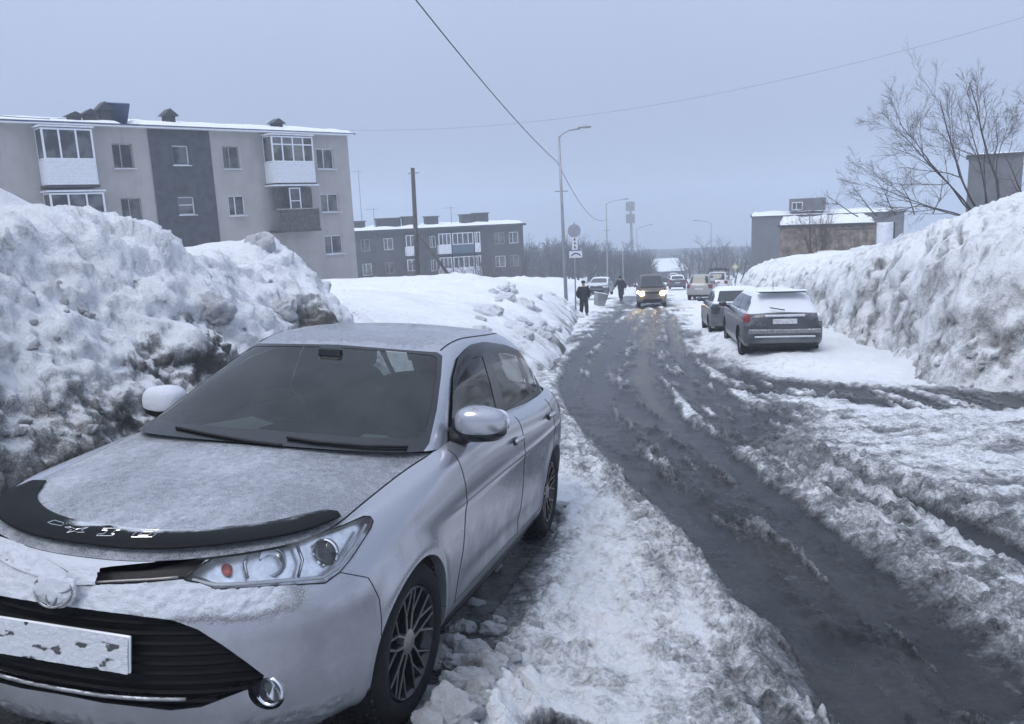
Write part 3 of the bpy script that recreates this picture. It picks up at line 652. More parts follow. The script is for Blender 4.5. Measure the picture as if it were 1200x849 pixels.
# ---- car materials
def paint_mat(name, base, metal=.55, rough=.32, frost_lo=.46, grime=(.16, .16, .165), coat=.55, spec=.5):
    """car paint; 'frost' says how much snow dust sticks there, broken into grains"""
    m, n, l, p = newmat(name)
    fr = attr_(n, 'frost'); fine = noise_(n, l, 230, 4, .7); med = noise_(n, l, 34, 5, .65)
    e = math_(n, l, 'ADD', fr, math_(n, l, 'MULTIPLY_ADD', fine, .8, -.4)); e = math_(n, l, 'ADD', e, math_(n, l, 'MULTIPLY_ADD', med, .4, -.2))
    f = step_(n, l, e, frost_lo, frost_lo + .30)
    tcx = n.new('ShaderNodeTexCoord'); sx = n.new('ShaderNodeSeparateXYZ'); l.new(tcx.outputs['Object'], sx.inputs[0])
    low = math_(n, l, 'MULTIPLY', step_(n, l, math_(n, l, 'ADD', math_(n, l, 'MULTIPLY', sx.outputs['Z'], -1.0), math_(n, l, 'MULTIPLY', noise_(n, l, 5, 6, .65), .75)), -.36, .12), .6)
    c = mixc(n, l, low, tuple(base), grime)
    c = mixc(n, l, f, c, (.80, .83, .89)); l.new(c, p.inputs['Base Color'])
    r = n.new('ShaderNodeMix'); l.new(math_(n, l, 'MAXIMUM', f, low), r.inputs[0]); r.inputs[2].default_value = rough; r.inputs[3].default_value = .8; l.new(r.outputs[0], p.inputs['Roughness'])
    mt = n.new('ShaderNodeMix'); l.new(math_(n, l, 'MAXIMUM', f, low), mt.inputs[0]); mt.inputs[2].default_value = metal; mt.inputs[3].default_value = 0.0; l.new(mt.outputs[0], p.inputs['Metallic'])
    ct = n.new('ShaderNodeMix'); l.new(f, ct.inputs[0]); ct.inputs[2].default_value = coat; ct.inputs[3].default_value = 0.0; l.new(ct.outputs[0], p.inputs['Coat Weight'])
    p.inputs['Coat Roughness'].default_value = .12; p.inputs['Specular IOR Level'].default_value = spec
    h = math_(n, l, 'MULTIPLY', f, math_(n, l, 'ADD', fine, med)); bump_(n, l, h, .9, .012, p)
    return m
def glass_mat(name, tint=(.30, .34, .34), film=.25, filmc=(.30, .33, .34), fscale=3.0):
    """thin pane: see-through, reflecting at a slant, partly fogged by frost"""
    m = bpy.data.materials.new(name); m.use_nodes = True; n = m.node_tree.nodes; l = m.node_tree.links; n.clear()
    o = n.new('ShaderNodeOutputMaterial'); tr = nd(n, 'ShaderNodeBsdfTransparent'); tr.inputs[0].default_value = (*tint, 1)
    gl = nd(n, 'ShaderNodeBsdfGlossy', Roughness=.06); gl.inputs[0].default_value = (.9, .9, .9, 1)
    df = n.new('ShaderNodeBsdfDiffuse'); df.inputs[0].default_value = (*filmc, 1)
    fz = nd(n, 'ShaderNodeFresnel', IOR=1.42)
    nf = noise_(n, l, fscale, 5, .6); ng = noise_(n, l, 140, 3, .6)
    k = math_(n, l, 'MULTIPLY', math_(n, l, 'ADD', step_(n, l, nf, .25, .75), math_(n, l, 'MULTIPLY', step_(n, l, ng, .62, .70), .5)), film)
    m1 = n.new('ShaderNodeMixShader'); l.new(k, m1.inputs[0]); l.new(tr.outputs[0], m1.inputs[1]); l.new(df.outputs[0], m1.inputs[2])
    m2 = n.new('ShaderNodeMixShader'); l.new(fz.outputs[0], m2.inputs[0]); l.new(m1.outputs[0], m2.inputs[1]); l.new(gl.outputs[0], m2.inputs[2])
    l.new(m2.outputs[0], o.inputs[0]); return m
MT['silver'] = paint_mat('silver_paint', (.40, .408, .445), .66, .21, grime=(.085, .085, .09))
MT['wind'] = glass_mat('windscreen_glass', (.27, .31, .305), .34, (.085, .10, .10), 1.6)
MT['sideglass'] = glass_mat('side_glass', (.20, .215, .21), .08, (.2, .22, .23), 4)
MT['lens'] = glass_mat('lamp_lens', (.94, .95, .97), .10, (.75, .78, .82), 12)
MT['plate'] = pmat('plate_white', (.75, .76, .78), .5)
MT['crust'] = snow_mat('snow_crust', (.86, .885, .93))
MT['seatcloth'] = pmat('seat_cloth', (.06, .062, .065), .9, bump=.2)
MT['carpet'] = pmat('cabin_dark', (.03, .031, .033), .9)
MT['red'] = pmat('red_lens', (.17, .008, .010), .25, coat=.3)
MT['amber'] = pmat('amber_lens', (.55, .18, .03), .2, coat=.4)

# ---- wheel (axis along x, outer face towards +x), parts under `parent`
def wheel(parent, name, c, R=.31, rr=.215, wdt=.195, steer=0.0, sgn=1, style='y'):
    w_ = empty(name); w_.parent = parent; w_.location = c; w_.rotation_euler = (0, 0, steer + (0 if sgn > 0 else math.pi))
    h = wdt / 2; prof = [(rr, h - .012), (rr + .012, h), (rr + .03, h + .004), (R - .045, h + .006), (R - .020, h - .008), (R - .004, h - .035), (R, 0), (R - .004, -h + .035), (R - .02, -h + .008), (R - .045, -h), (rr, -h + .01)]
    t = MB().lathe(prof, 64); 
    n = 56                                               # tread blocks
    for k in range(n):
        for row, off in ((-.055, 0), (0, .5), (.055, 0)):
            th = 2 * math.pi * (k + off) / n; cth, sth = math.cos(th), math.sin(th); Rm = np.array([[1, 0, 0], [0, cth, -sth], [0, sth, cth]])
            t.box(Rm @ np.array([row, 0, R + .001]), (.042, .020, .014), Rm)
    t.build('tyre', MT['rubber'], w_, True, 35)
    MB().lathe([(rr, h - .012), (rr - .008, h - .004), (rr - .018, h - .012), (rr - .028, h - .05), (rr - .035, -h + .02), (.03, -h + .03)], 64).build('rim', MT['trim'], w_, True, 40)
    d = MB().lathe([(rr * .80, h - .085), (.05, h - .07), (.0, h - .07)], 48); d.build('brake_disc', MT['alloy'] if style != 'y' else MT['black'], w_, True)
    sp_ = MB(); fc = MB()
    def bar(mb, a, b, w1, w2, x0, x1, th):
        # flat bar from point a to b in the wheel plane (r, angle), faces x0 (back) .. x1 (front)
        pa = np.array([a[0] * math.cos(a[1] + th), a[0] * math.sin(a[1] + th)]); pb = np.array([b[0] * math.cos(b[1] + th), b[0] * math.sin(b[1] + th)])
        t_ = (pb - pa) / np.linalg.norm(pb - pa); nn = np.array([-t_[1], t_[0]]); q = [pa - nn * w1 / 2, pb - nn * w2 / 2, pb + nn * w2 / 2, pa + nn * w1 / 2]
        V = [(x0[i], *q[i]) for i in range(4)] + [(x1[i], *q[i]) for i in range(4)]
        mb.add(V, [(0, 3, 2, 1), (4, 5, 6, 7), (0, 1, 5, 4), (1, 2, 6, 5), (2, 3, 7, 6), (3, 0, 4, 7)])
    xh, xr = h - .020, h - .006
    ns = 5 if style == 'y' else 5
    for k in range(ns):
        th = 2 * math.pi * k / ns + .3
        if style == 'y':
            for s_ in (-1, 1):
                a0, a1 = (.040, s_ * .42), (rr * .50, s_ * .25)
                bar(sp_, a0, a1, .020, .016, [xh - .03] * 4, [xh - .003] * 4, th); bar(fc, a0, a1, .009, .007, [xh - .01] * 4, [xh + .001] * 4, th)
                for s2 in (-1, 1):
                    b1 = (rr - .012, s_ * .25 + s2 * .17)
                    bar(sp_, a1, b1, .014, .014, [xh - .03, xr - .03, xr - .03, xh - .03], [xh - .003, xr - .003, xr - .003, xh - .003], th)
                    bar(fc, a1, b1, .0042, .0042, [xh - .01, xr - .01, xr - .01, xh - .01], [xh + .001, xr + .001, xr + .001, xh + .001], th)
        else:
            bar(sp_, (.03, 0), (rr - .01, 0), .075, .055, [xh - .03, xr - .03, xr - .03, xh - .03], [xh, xr, xr, xh], th)
    sp_.build('spokes', MT['trim'] if style == 'y' else MT['alloy'], w_)
    if style == 'y': fc.build('spoke_facing', MT['alloy'], w_)
    MB().lathe([(.048, xh - .03), (.048, xh), (.040, xh + .006), (.0, xh + .007)], 32).build('hub_cap', MT['alloy'] if style == 'y' else MT['trim'], w_, True, 40)
    return w_

def superbox(c, r, e=2.6, n=(40, 24), shear=None):
    """rounded box / egg with exponent e"""
    u = np.linspace(0, 2 * math.pi, n[0], endpoint=False); v = np.linspace(-math.pi / 2, math.pi / 2, n[1]); U, Vv = np.meshgrid(u, v, indexing='ij')
    f = lambda t: np.sign(t) * np.abs(t) ** (2 / e)
    P = np.stack([f(np.cos(Vv)) * f(np.cos(U)), f(np.cos(Vv)) * f(np.sin(U)), f(np.sin(Vv))], -1) * np.array(r)
    if shear is not None: P = shear(P)
    P = P + np.array(c); idx = np.arange(n[0] * n[1]).reshape(n)
    F = np.stack([idx, np.roll(idx, -1, 0), np.roll(np.roll(idx, -1, 0), -1, 1), np.roll(idx, -1, 1)], -1)[:, :-1].reshape(-1, 4)
    return P.reshape(-1, 3), F

# ------------------------------------------------------------------ the parked silver sedan
def hood_z(x, d):
    zc = cspline([-.80, -.74, -.65, -.5, -.3, 0, .25, .5, .7], [.735, .772, .812, .852, .893, .938, .968, .988, .998], d)
    k = cspline([-.8, -.5, -.2, .1, .45, .7], [.03, .055, .060, .052, .034, .03], d)
    return zc - k * (np.abs(x) / .68) ** 2.3
def build_sedan():
    Mw = np.eye(4); Mw[:3, :3] = CM; Mw[:3, 3] = CT
    root = empty('parked_sedan', M=Matrix(Mw.tolist()))
    tag(root, 'silver sedan with black bonnet deflector and frosted windscreen parked beside the snow pile', 'car')
    lv = lambda f, w, z, r: dict(f=f, w=w, z=z, r=r)
    levels = [
        lv((-.70, .74, 3.0), [(-.8, .74), (0, .775), (1.3, .785), (2.6, .775), (3.5, .70)], [(-.8, .20), (-.3, .20), (.5, .185), (2.2, .185), (3.5, .25)], (3.42, .6, 2.6)),
        lv((-.775, .80, 2.8), [(-.8, .79), (0, .815), (1.3, .822), (2.6, .815), (3.5, .74)], [(-.8, .245), (-.3, .25), (.5, .25), (2.2, .25), (3.5, .33)], (3.50, .65, 2.6)),
        lv((-.825, .82, 2.6), [(-.85, .815), (0, .835), (1.3, .835), (2.6, .838), (3.5, .77)], [(-.85, .345), (-.3, .36), (.5, .38), (2.2, .38), (3.5, .46)], (3.55, .70, 2.6)),
        lv((-.845, .85, 2.45), [(-.85, .825), (0, .846), (1.3, .843), (2.6, .848), (3.5, .785)], [(-.85, .47), (-.3, .50), (.5, .52), (2.2, .53), (3.55, .60)], (3.57, .72, 2.6)),
        lv((-.842, .86, 2.35), [(-.85, .825), (0, .848), (1.3, .846), (2.6, .850), (3.5, .785)], [(-.85, .585), (-.3, .625), (.5, .655), (2.2, .665), (3.55, .72)], (3.565, .72, 2.6)),
        lv((-.822, .85, 2.3), [(-.85, .80), (-.2, .826), (.3, .842), (1.3, .845), (2.6, .842), (3.5, .77)], [(-.85, .662), (-.45, .70), (-.1, .745), (.5, .775), (2.2, .785), (3.55, .82)], (3.55, .70, 2.6)),
        lv((-.793, .80, 2.3), [(-.8, .76), (-.2, .79), (.3, .815), (1.3, .822), (2.6, .812), (3.5, .73)], [(-.8, .715), (-.5, .755), (-.2, .805), (.1, .838), (.5, .870), (2.2, .885), (3.5, .91)], (3.53, .66, 2.6)),
        lv((-.765, .66, 2.3), [(-.8, .70), (-.2, .735), (.3, .775), (.6, .785), (1.3, .783), (2.6, .765), (3.5, .68)], [(-.8, .752), (-.5, .800), (-.2, .850), (.1, .885), (.5, .925), (2.2, .940), (3.4, .965)], (3.48, .60, 2.6)),
        lv((-.740, .50, 2.4), [(-.8, .655), (-.2, .672), (.2, .695), (.5, .728), (.62, .735), (1.7, .722), (2.84, .700), (3.4, .62)], [(-.8, .772), (.52, .958), (2.2, .962), (2.84, .968), (3.4, .985)], (3.42, .50, 2.6)),
    ]
    nF, nS, nR, nv = 150, 230, 60, 120
    R = np.stack([outline(l, nF, nS, nR) for l in levels], 1)
    T = R[:, -1]; kk = T[:, 1] < .5; zt = hood_z(T[:, 0], T[:, 1]) - .002; b_ = sstep(.35, .52, T[:, 1]); R[:, -1, 2] = np.where(kk, zt * (1 - b_) + T[:, 2] * b_, T[:, 2])
    t = np.r_[0, np.cumsum(np.linalg.norm(np.diff(R, axis=1), axis=2).mean(0))]; q = np.linspace(0, t[-1], nv)
    G = np.stack([cspline(t, R[i], q) for i in range(len(R))], 0)
    # slim flare round the wheel arches, crease along the doors
    for d0 in (0, 2.6):
        rr = np.hypot(G[..., 1] - d0, G[..., 2] - .30); G[..., 0] += .014 * np.exp(-((rr - .345) / .05) ** 2) * (G[..., 0] > .74)
    G[..., 0] += .006 * np.exp(-((G[..., 2] - (.70 + .02 * G[..., 1])) / .018) ** 2) * sstep(.2, .7, G[..., 1]) * (1 - sstep(2.9, 3.2, G[..., 1])) * (G[..., 0] > .7)
    G[..., 0] -= .010 * np.exp(-((G[..., 2] - .34) / .05) ** 2) * sstep(.45, .7, G[..., 1]) * (1 - sstep(2.0, 2.3, G[..., 1]))
    # scoop round the fog lamps
    pt = Patch(G); half = len(R)
    def frost(V, N):
        x, d, z = V.T; up = N[:, 2]
        f = .0 + .30 * sstep(.55, .98, up) 
        f = f + .85 * sstep(.05, .32, up) * (1 - sstep(-.66, -.42, d + .05 * fbm(V, 9, 3, 3))) * sstep(.565, .66, z + .02 * fbm(V, 14, 3, 2))
        f = f + .75 * (1 - sstep(.28, .345, z)) * (d < -.4) * sstep(-.75, .0, up)
        return f
    def crust(V):
        x, d, z = V.T; mk_ = (1 - sstep(-.68, -.45, d)) * sstep(.59, .66, z)
        lo = (1 - sstep(.27, .33, z)) * (d < -.45) * .8
        n_ = fbm(V, 40, 4, 5, .7); return np.maximum(mk_, lo) * np.maximum(0, .005 + .020 * n_)
    sideF = lambda c: c[:, 0] > .60
    arch = [pt.cut([(d0 + .335 * math.cos(a), .30 + .335 * math.sin(a)) for a in np.linspace(0, 2 * math.pi, 72, endpoint=False)], side_view, sideF) for d0 in (0, 2.6)]
    for F in arch: wall(pt, F, lambda V: np.c_[np.full(len(V), -.045), 0 * V[:, 1], 0 * V[:, 2]], 'arch_lip', MT['silver'], root)
    lamp = pt.cut([(214, 679.5), (232, 666), (254, 651), (300, 643), (340, 635.5), (376, 626), (402, 616), (426, 605.5), (434, 606), (437, 611), (434, 620), (412, 654), (398, 671), (381, 683.5), (320, 687.5), (280, 690), (253, 691), (232, 683)], car_px)
    ugr = pt.cut([(60, 677), (98, 669), (130, 664), (180, 659), (250, 650), (215, 679), (160, 684.5), (96, 687), (60, 690)], car_px)
    lgr = pt.cut([(20, 700), (60, 707), (80, 711), (140, 719), (203, 727), (232, 738), (262, 757), (290, 777), (311, 793), (296, 806), (236, 829), (200, 833), (120, 824), (60, 812), (20, 804)], car_px)
    fog = pt.cut([(312 + 21 * math.cos(a) + 3 * math.sin(a), 813 + 19 * math.sin(a)) for a in np.linspace(0, 2 * math.pi, 40, endpoint=False)], car_px)
    doorF = pt.cut([(.555, .975), (.575, .75), (.56, .50), (.50, .275), (1.66, .275), (1.69, .5), (1.70, .975)], side_view, sideF)
    doorR = pt.cut([(1.706, .985), (1.696, .5), (1.666, .275), (2.225, .275), (2.26, .40), (2.36, .55), (2.52, .66), (2.62, .75), (2.66, .985)], side_view, sideF)
    bump_f = pt.cut([(.40, -.9), (.40, -.2), (-.34, -.2)] if False else [(-2, .1), (-.31, .1), (-.30, .58), (-.335, .662), (-.42, .70), (-.5, .72), (-2, .74)], side_view)
    body = pt.F
    piece(pt, body, 'body_shell', MT['silver'], root, frostf=frost)
    piece(pt, bump_f, 'front_bumper', MT['silver'], root, frostf=frost, dispf=crust)
    for sg in (1, -1):
        df_ = piece(pt, doorF, 'front_door', MT['silver'], root, mirror=False, frostf=frost, one_side=sg); dr_ = piece(pt, doorR, 'rear_door', MT['silver'], root, mirror=False, frostf=frost, one_side=sg)
        for dd, hd, hz in ((df_, 1.52, .845), (dr_, 2.46, .865)):
            P, F = superbox((sg * .862, hd, hz), (.016, .085, .015), 3, (20, 12)); mk('door_handle', P, F, MT['silver'], dd, attrs={'frost': np.full(len(P), .1)})
            P, F = superbox((sg * .840, hd, hz - .012), (.008, .055, .026), 2.4, (20, 10)); mk('handle_recess', P, F, MT['trim'], dd)
    # panel gaps: dark lines along the cut edges
    def gaps(F, name, r=.0017, keep=None):
        E = pt.edge_loop(F); mb = MB()
        for i, j in E:
            a, b = pt.V[i], pt.V[j]
            if keep is not None and not keep((a + b) / 2): continue
            nn = pt.N[i] * .0008
            mb.tube([a + nn, b + nn], r, 4, False)
        for sg in (1, -1): mk(name, np.array(mb.V) * np.array([sg, 1, 1]), np.array(mb.F), MT['black'], root)
    gaps(doorF, 'panel_gap', keep=lambda c: c[2] < .945); gaps(doorR, 'panel_gap', keep=lambda c: c[2] < .945 and c[1] > 1.75)
    gaps(bump_f, 'panel_gap', .0016, keep=lambda c: c[1] > -.52 and c[2] > .45 and c[0] > .70)
    gaps(lamp, 'lamp_gasket', .0030)
    # rear wheel wells, underbody
    for d0 in (0, 2.6):
        for sg in (1, -1):
            wl = MB()
            for th in np.linspace(-.35, math.pi + .35, 17)[:-1]:
                q = []
                for xx in (.80, .46):
                    for tt in (th, th + (math.pi + .7) / 16): q.append((sg * xx, d0 + .345 * math.cos(tt), .30 + .345 * math.sin(tt)))
                wl.add(q, [(0, 1, 3, 2)])
            wl.box((sg * .45, d0, .42), (.02, .75, .55))
            wl.build('wheel_well', MT['black'], root, True)
    MB().box((0, 1.3, .25), (1.40, 3.1, .08)).box((0, .0, .5), (.9, 1.2, .3)).build('underbody', MT['black'], root)
    for sg in (1, -1): MB().tube([(sg * .79, .42, .205), (sg * .80, 1.3, .195), (sg * .79, 2.22, .205)], .022, 8).build('sill', MT['black'], root, True)

    # ---- bonnet: filled in from the panel edge to the centre line on the bonnet surface
    e = [i for i in range(len(T)) if T[i, 1] < .455 and i < nF + nS]; E = T[e]; nE = len(E)
    cowl = lambda x: .22 + .235 * (np.abs(x) / .70) ** 2.2
    sp_d = np.interp(np.linspace(0, 1, nE) ** 1.0, [0, .25, .6, 1], [-.64, -.45, -.1, .22])
    nq = 60; vv = np.linspace(0, 1, nq); tt = vv
    pw = np.interp(np.arange(nE) / (nE - 1), [0, .45, 1], [1.15, 1.7, 2.2])[:, None]
    HX = E[:, 0, None] * (1 - tt[None]) * .9945; HY = sp_d[:, None] + (E[:, 1] - sp_d)[:, None] * (1 - tt[None]) ** pw
    HG = np.stack([HX, HY, hood_z(HX, HY)], -1)
    hp = Patch(HG); hp.F = hp.F[:, ::-1]; hp.N = -hp.N if hp.N[len(hp.N) // 2, 2] < 0 else hp.N
    if np.cross(hp.V[hp.F[500, 1]] - hp.V[hp.F[500, 0]], hp.V[hp.F[500, 2]] - hp.V[hp.F[500, 0]])[2] < 0: hp.F = hp.F[:, ::-1]
    hfrost = lambda V, N: .66 + .14 * fbm(V * np.array([1, .6, 1]), 5, 4, 8) - .10 * sstep(.2, .6, V[:, 0])
    piece(hp, hp.F, 'bonnet', MT['silver'], root, frostf=hfrost)
    for sg in (1, -1): MB().tube([(sg * p[0], p[1], p[2] - .0015) for p in E[60:]], .0030, 5).build('bonnet_gap', MT['black'], root, True)
    # ---- stone deflector along the bonnet's front edge
    i0 = [i for i in range(nE) if E[i, 1] < -.285]; nD = len(i0); s01 = np.linspace(0, 1, nD)
    width = np.interp(s01, [0, .3, .6, .85, .97, 1], [.138, .138, .134, .120, .088, .055]); taper = np.interp(s01, [0, .6, .9, 1], [1, 1, .8, .4])
    cols = []; us = np.linspace(0, 1, 16)
    for i in i0:
        rib = HG[i]; L_ = np.r_[0, np.cumsum(np.linalg.norm(np.diff(rib, axis=0), axis=1))]
        q = np.stack([np.interp(us * width[i] + .034 * (1 - s01[i] ** 3), L_, rib[:, k]) for k in range(3)], 1); q[:, 1] -= .012 * taper[i] * (1 - us)
        q[:, 2] = hood_z(q[:, 0], q[:, 1]) + .030 * taper[i] * (1 - us) ** 1.2 * (1 - .35 * (1 - us)) + .008 + .006 * np.sin(math.pi * us); cols.append(q)
    half_ = np.stack(cols, 0); DG = np.concatenate([half_[:0:-1] * np.array([-1, 1, 1]), half_], 0); dp = Patch(DG); F = dp.F
    if np.cross(dp.V[F[200, 1]] - dp.V[F[200, 0]], dp.V[F[200, 2]] - dp.V[F[200, 0]])[2] < 0: F = F[:, ::-1]
    uu = np.broadcast_to(us[None], DG.shape[:2]).ravel(); xx = dp.V[:, 0]
    fz_ = -.02 + (.72 * sstep(.35, .85, uu + .25 * fbm(dp.V, 14, 3, 5)) * sstep(-.28, -.10, xx) + .10 * uu) * (1 - .35 * sstep(.10, .5, xx)) + .30 * fbm(dp.V, 12, 4, 6)
    defl_o = mk('bonnet_deflector', dp.V, F, MT['defl'], root, attrs={'frost': fz_})
    so = defl_o.modifiers.new('thick', 'SOLIDIFY'); so.thickness = .005; so.offset = -1
    # raised outline lettering on the deflector
    dv = defl_o.data; tri = BVHTree.FromPolygons([v.co[:] for v in dv.vertices], [p.vertices[:] for p in dv.polygons])
    def on_car(bvh, u, v, lift=.001):
        d = CM.T @ ray(u, v); h = bvh.ray_cast(Vector(CAMC), Vector(d))
        return None if h[0] is None else np.array(h[0]) - d / np.linalg.norm(d) * lift
    glyphs = [[(56, 612.5), (64, 609.8), (75, 613), (72, 616.5), (64, 614.8), (60, 614.2)],
              [(76, 618), (83, 618), (89, 620.6), (104, 618), (95, 621.4), (99, 624), (91, 624), (88, 622.4), (78, 624.4), (84, 621)],
              [(121, 619.4), (143, 619.4), (141, 621.6), (135.5, 621.6), (130, 626), (134.5, 626), (132, 628), (113, 628), (115, 626), (121, 626), (126.5, 621.6), (119.5, 621.6)],
              [(165, 621.4), (186, 621), (184, 625), (178, 629.3), (154, 629.5), (157, 625.6)], [(168, 623.5), (179.5, 623.4), (173.5, 627.6), (161.5, 627.7)]]
    for g in glyphs:
        let = MB()
        pts = []
        for a, b in zip(g, g[1:] + g[:1]):
            for k in range(4):
                p = on_car(tri, a[0] + (b[0] - a[0]) * k / 4, a[1] + (b[1] - a[1]) * k / 4)
                if p is not None: pts.append(p)
        if len(pts) > 3: let.tube(pts + pts[:1], .0010, 4).build('letter', MT['chrome'], defl_o)

    # ---- greenhouse
    g = lambda f, w, z, r: dict(f=f, w=w, z=z, r=r)
    GL = [
        g((.205, .36, 3.2), [(.2, .705), (.5, .735), (1.7, .722), (2.84, .700), (3.3, .66)], [(.2, .975), (.45, .958), (1.7, .958), (2.84, .966), (3.3, .995)], (3.18, .41, 3.3)),
        g((.44, .36, 3.4), [(.4, .675), (.8, .685), (1.7, .688), (2.8, .668), (3.2, .63)], [(.4, 1.082), (.7, 1.065), (1.7, 1.06), (2.8, 1.065), (3.2, 1.085)], (3.07, .39, 3.3)),
        g((.70, .34, 3.6), [(.7, .622), (1.0, .645), (1.7, .650), (2.7, .628), (3.1, .59)], [(.7, 1.212), (1.0, 1.180), (1.7, 1.172), (2.7, 1.178), (3.0, 1.20)], (2.93, .37, 3.3)),
        g((.965, .32, 3.8), [(.95, .560), (1.25, .596), (1.75, .604), (2.6, .580), (2.9, .54)], [(.95, 1.345), (1.15, 1.310), (1.7, 1.297), (2.5, 1.290), (2.85, 1.305)], (2.78, .35, 3.3)),
        g((1.06, .36, 3.2), [(1.0, .52), (1.4, .560), (1.75, .568), (2.5, .545), (2.8, .50)], [(1.05, 1.388), (1.3, 1.368), (1.75, 1.362), (2.4, 1.350), (2.75, 1.350)], (2.67, .35, 3.1)),
        g((1.16, .40, 2.8), [(1.1, .45), (1.5, .495), (1.8, .50), (2.4, .48), (2.7, .43)], [(1.15, 1.408), (1.4, 1.412), (1.8, 1.412), (2.3, 1.402), (2.65, 1.388)], (2.57, .37, 2.8)),
        g((1.30, .40, 2.4), [(1.2, .33), (1.6, .35), (2.0, .35), (2.4, .33)], [(1.25, 1.424), (1.5, 1.438), (1.8, 1.442), (2.2, 1.432), (2.5, 1.415)], (2.36, .36, 2.4)),
        g((1.50, .30, 2.2), [(1.4, .16), (1.8, .17), (2.3, .16)], [(1.5, 1.442), (1.8, 1.452), (2.3, 1.438)], (2.22, .28, 2.2)),
        g((1.60, .25, 2.2), [(1.5, .0015), (1.9, .0015), (2.4, .0015)], [(1.6, 1.449), (1.85, 1.455), (2.25, 1.443)], (2.14, .22, 2.2)),
    ]
    GG = shell(GL, 120, 150, 45, 120); gt = Patch(GG)
    gm = np.stack([gt.V[:, 0]], 1)
    roofsel = None
    vis = lambda c: (c[:, 0] > -1)
    ws = gt.cut([(299, 398.5), (345, 400.5), (408, 405), (470, 410), (512, 413), (518.5, 417), (517, 440), (512, 480), (503, 520), (497, 528), (477, 533.5), (430, 531.5), (331, 525), (240, 514), (150, 500)], car_px, lambda c: c[:, 1] < 1.35)
    dlo = gt.cut([(523, 532), (526, 487), (529, 443), (535, 420), (549, 405.5), (570, 401), (592, 404), (610, 412), (622, 426), (630, 441), (634.7, 461), (589, 488)], car_px, lambda c: c[:, 0] > .35)
    rw = gt.cut([(-1, 1.03), (.54, 1.03), (.60, 1.06), (.50, 1.30), (.44, 1.325), (-1, 1.345)], front_view, lambda c: c[:, 1] > 2.40)
    gfrost = lambda V, N: .02 + .50 * sstep(.7, .98, N[:, 2]) + .12 * fbm(V, 6, 3, 9)
    piece(gt, gt.F, 'roof', MT['silver'], root, frostf=gfrost)
    # windscreen: ceramic black border, then the pane
    border, pane = gt.cut([(309, 401.5), (408, 408), (470, 413), (506, 416.5), (512, 420), (511, 440), (505, 480), (498, 508), (488, 514), (430, 513), (331, 506), (240, 496), (168, 484)], car_px, F=ws)[::-1]
    piece(gt, border, 'windscreen_border', MT['trim'], root); wso = piece(gt, pane, 'windscreen', MT['wind'], root, off=-.002)
    # side glazing: three panes with black surrounds, wind deflector along the top
    f1, rest = gt.cut([(528, 522), (530, 487), (533, 452), (541, 430), (552, 420), (565.5, 418), (575, 450), (583.5, 486)], car_px, F=dlo)
    f2, rest = gt.cut([(574, 416), (590, 414), (604, 417.5), (611, 434), (620.5, 463), (593.5, 480.5), (584, 450)], car_px, F=rest)
    f3, rest = gt.cut([(609, 418.5), (616, 424), (624, 437), (629.5, 455), (624, 461), (617, 440)], car_px, F=rest)
    for sg in (1, -1):
        piece(gt, rest, 'window_surround', MT['trim'], root, mirror=False, one_side=sg)
        for ff in (f1, f2, f3): piece(gt, largest(ff), 'window_pane', MT['sideglass'], root, mirror=False, one_side=sg, off=-.003)
    # smoked wind deflectors
    vis_ = [gt.cut([(527, 500), (529, 443), (535, 420), (549, 405.5), (566, 401.3), (567, 416), (552, 421), (543, 431), (536, 452), (533, 500)], car_px, F=dlo)[0]]
    for sg in (1, -1): piece(gt, vis_[0], 'wind_deflector', MT['visor'], root, mirror=False, one_side=sg, off=.012)
    piece(gt, rw, 'rear_window', MT['platesnow'], root, off=-.002, frostf=lambda V, N: np.full(len(V), .7))
    # roof gutter line
    gb_ = BVHTree.FromPolygons([tuple(v) for v in gt.V], [list(f) for f in gt.F])
    P3 = []
    for p in cspline([0, .12, .45, 1], [(.520, 1.12, 0), (.522, 1.3, 0), (.520, 1.9, 0), (.47, 2.40, 0)], np.linspace(0, 1, 40)):
        h = gb_.ray_cast(Vector((p[0], p[1], 2)), Vector((0, 0, -1)))
        if h[0]: P3.append(np.array(h[0]))
    for sg in (1, -1): MB().tube([q * np.array([sg, 1, 1]) for q in P3], .004, 6).build('roof_moulding', MT['black'], root, True)
    # boot lid deck
    bx = np.linspace(-.62, .62, 40); bd = np.linspace(2.86, 3.47, 26); BX, BD = np.meshgrid(bx, bd, indexing='ij'); lim = 1 - .12 * np.maximum(0, (BD - 3.02) / .45) ** 2
    BZ = .993 - .03 * (np.abs(BX) / .62) ** 2.5 - .03 * sstep(3.38, 3.48, BD); bp = Patch(np.stack([BX * lim, BD, BZ], -1))
    mk('boot_lid', bp.V, bp.F, MT['silver'], root, attrs={'frost': np.full(len(bp.V), .55)})
    # cowl and wipers
    cw = MB(); xs = np.linspace(-.70, .70, 31); V = []
    for x in xs: V += [(x, float(cowl(x)) - .03, float(hood_z(np.array([x]), np.array([float(cowl(x))]))[0]) - .022), (x, float(cowl(x)) + .16, float(hood_z(np.array([x]), np.array([float(cowl(x))]))[0]) - .010)]
    cw.add(V, [(2 * i, 2 * i + 2, 2 * i + 3, 2 * i + 1) for i in range(30)]); cw.build('cowl', MT['black'], root, True)
    wb = BVHTree.FromPolygons([tuple(v) for v in np.vstack([gt.V, gt.V * np.array([-1, 1, 1])])], [list(f) for f in np.vstack([ws, ws + len(gt.V)])])
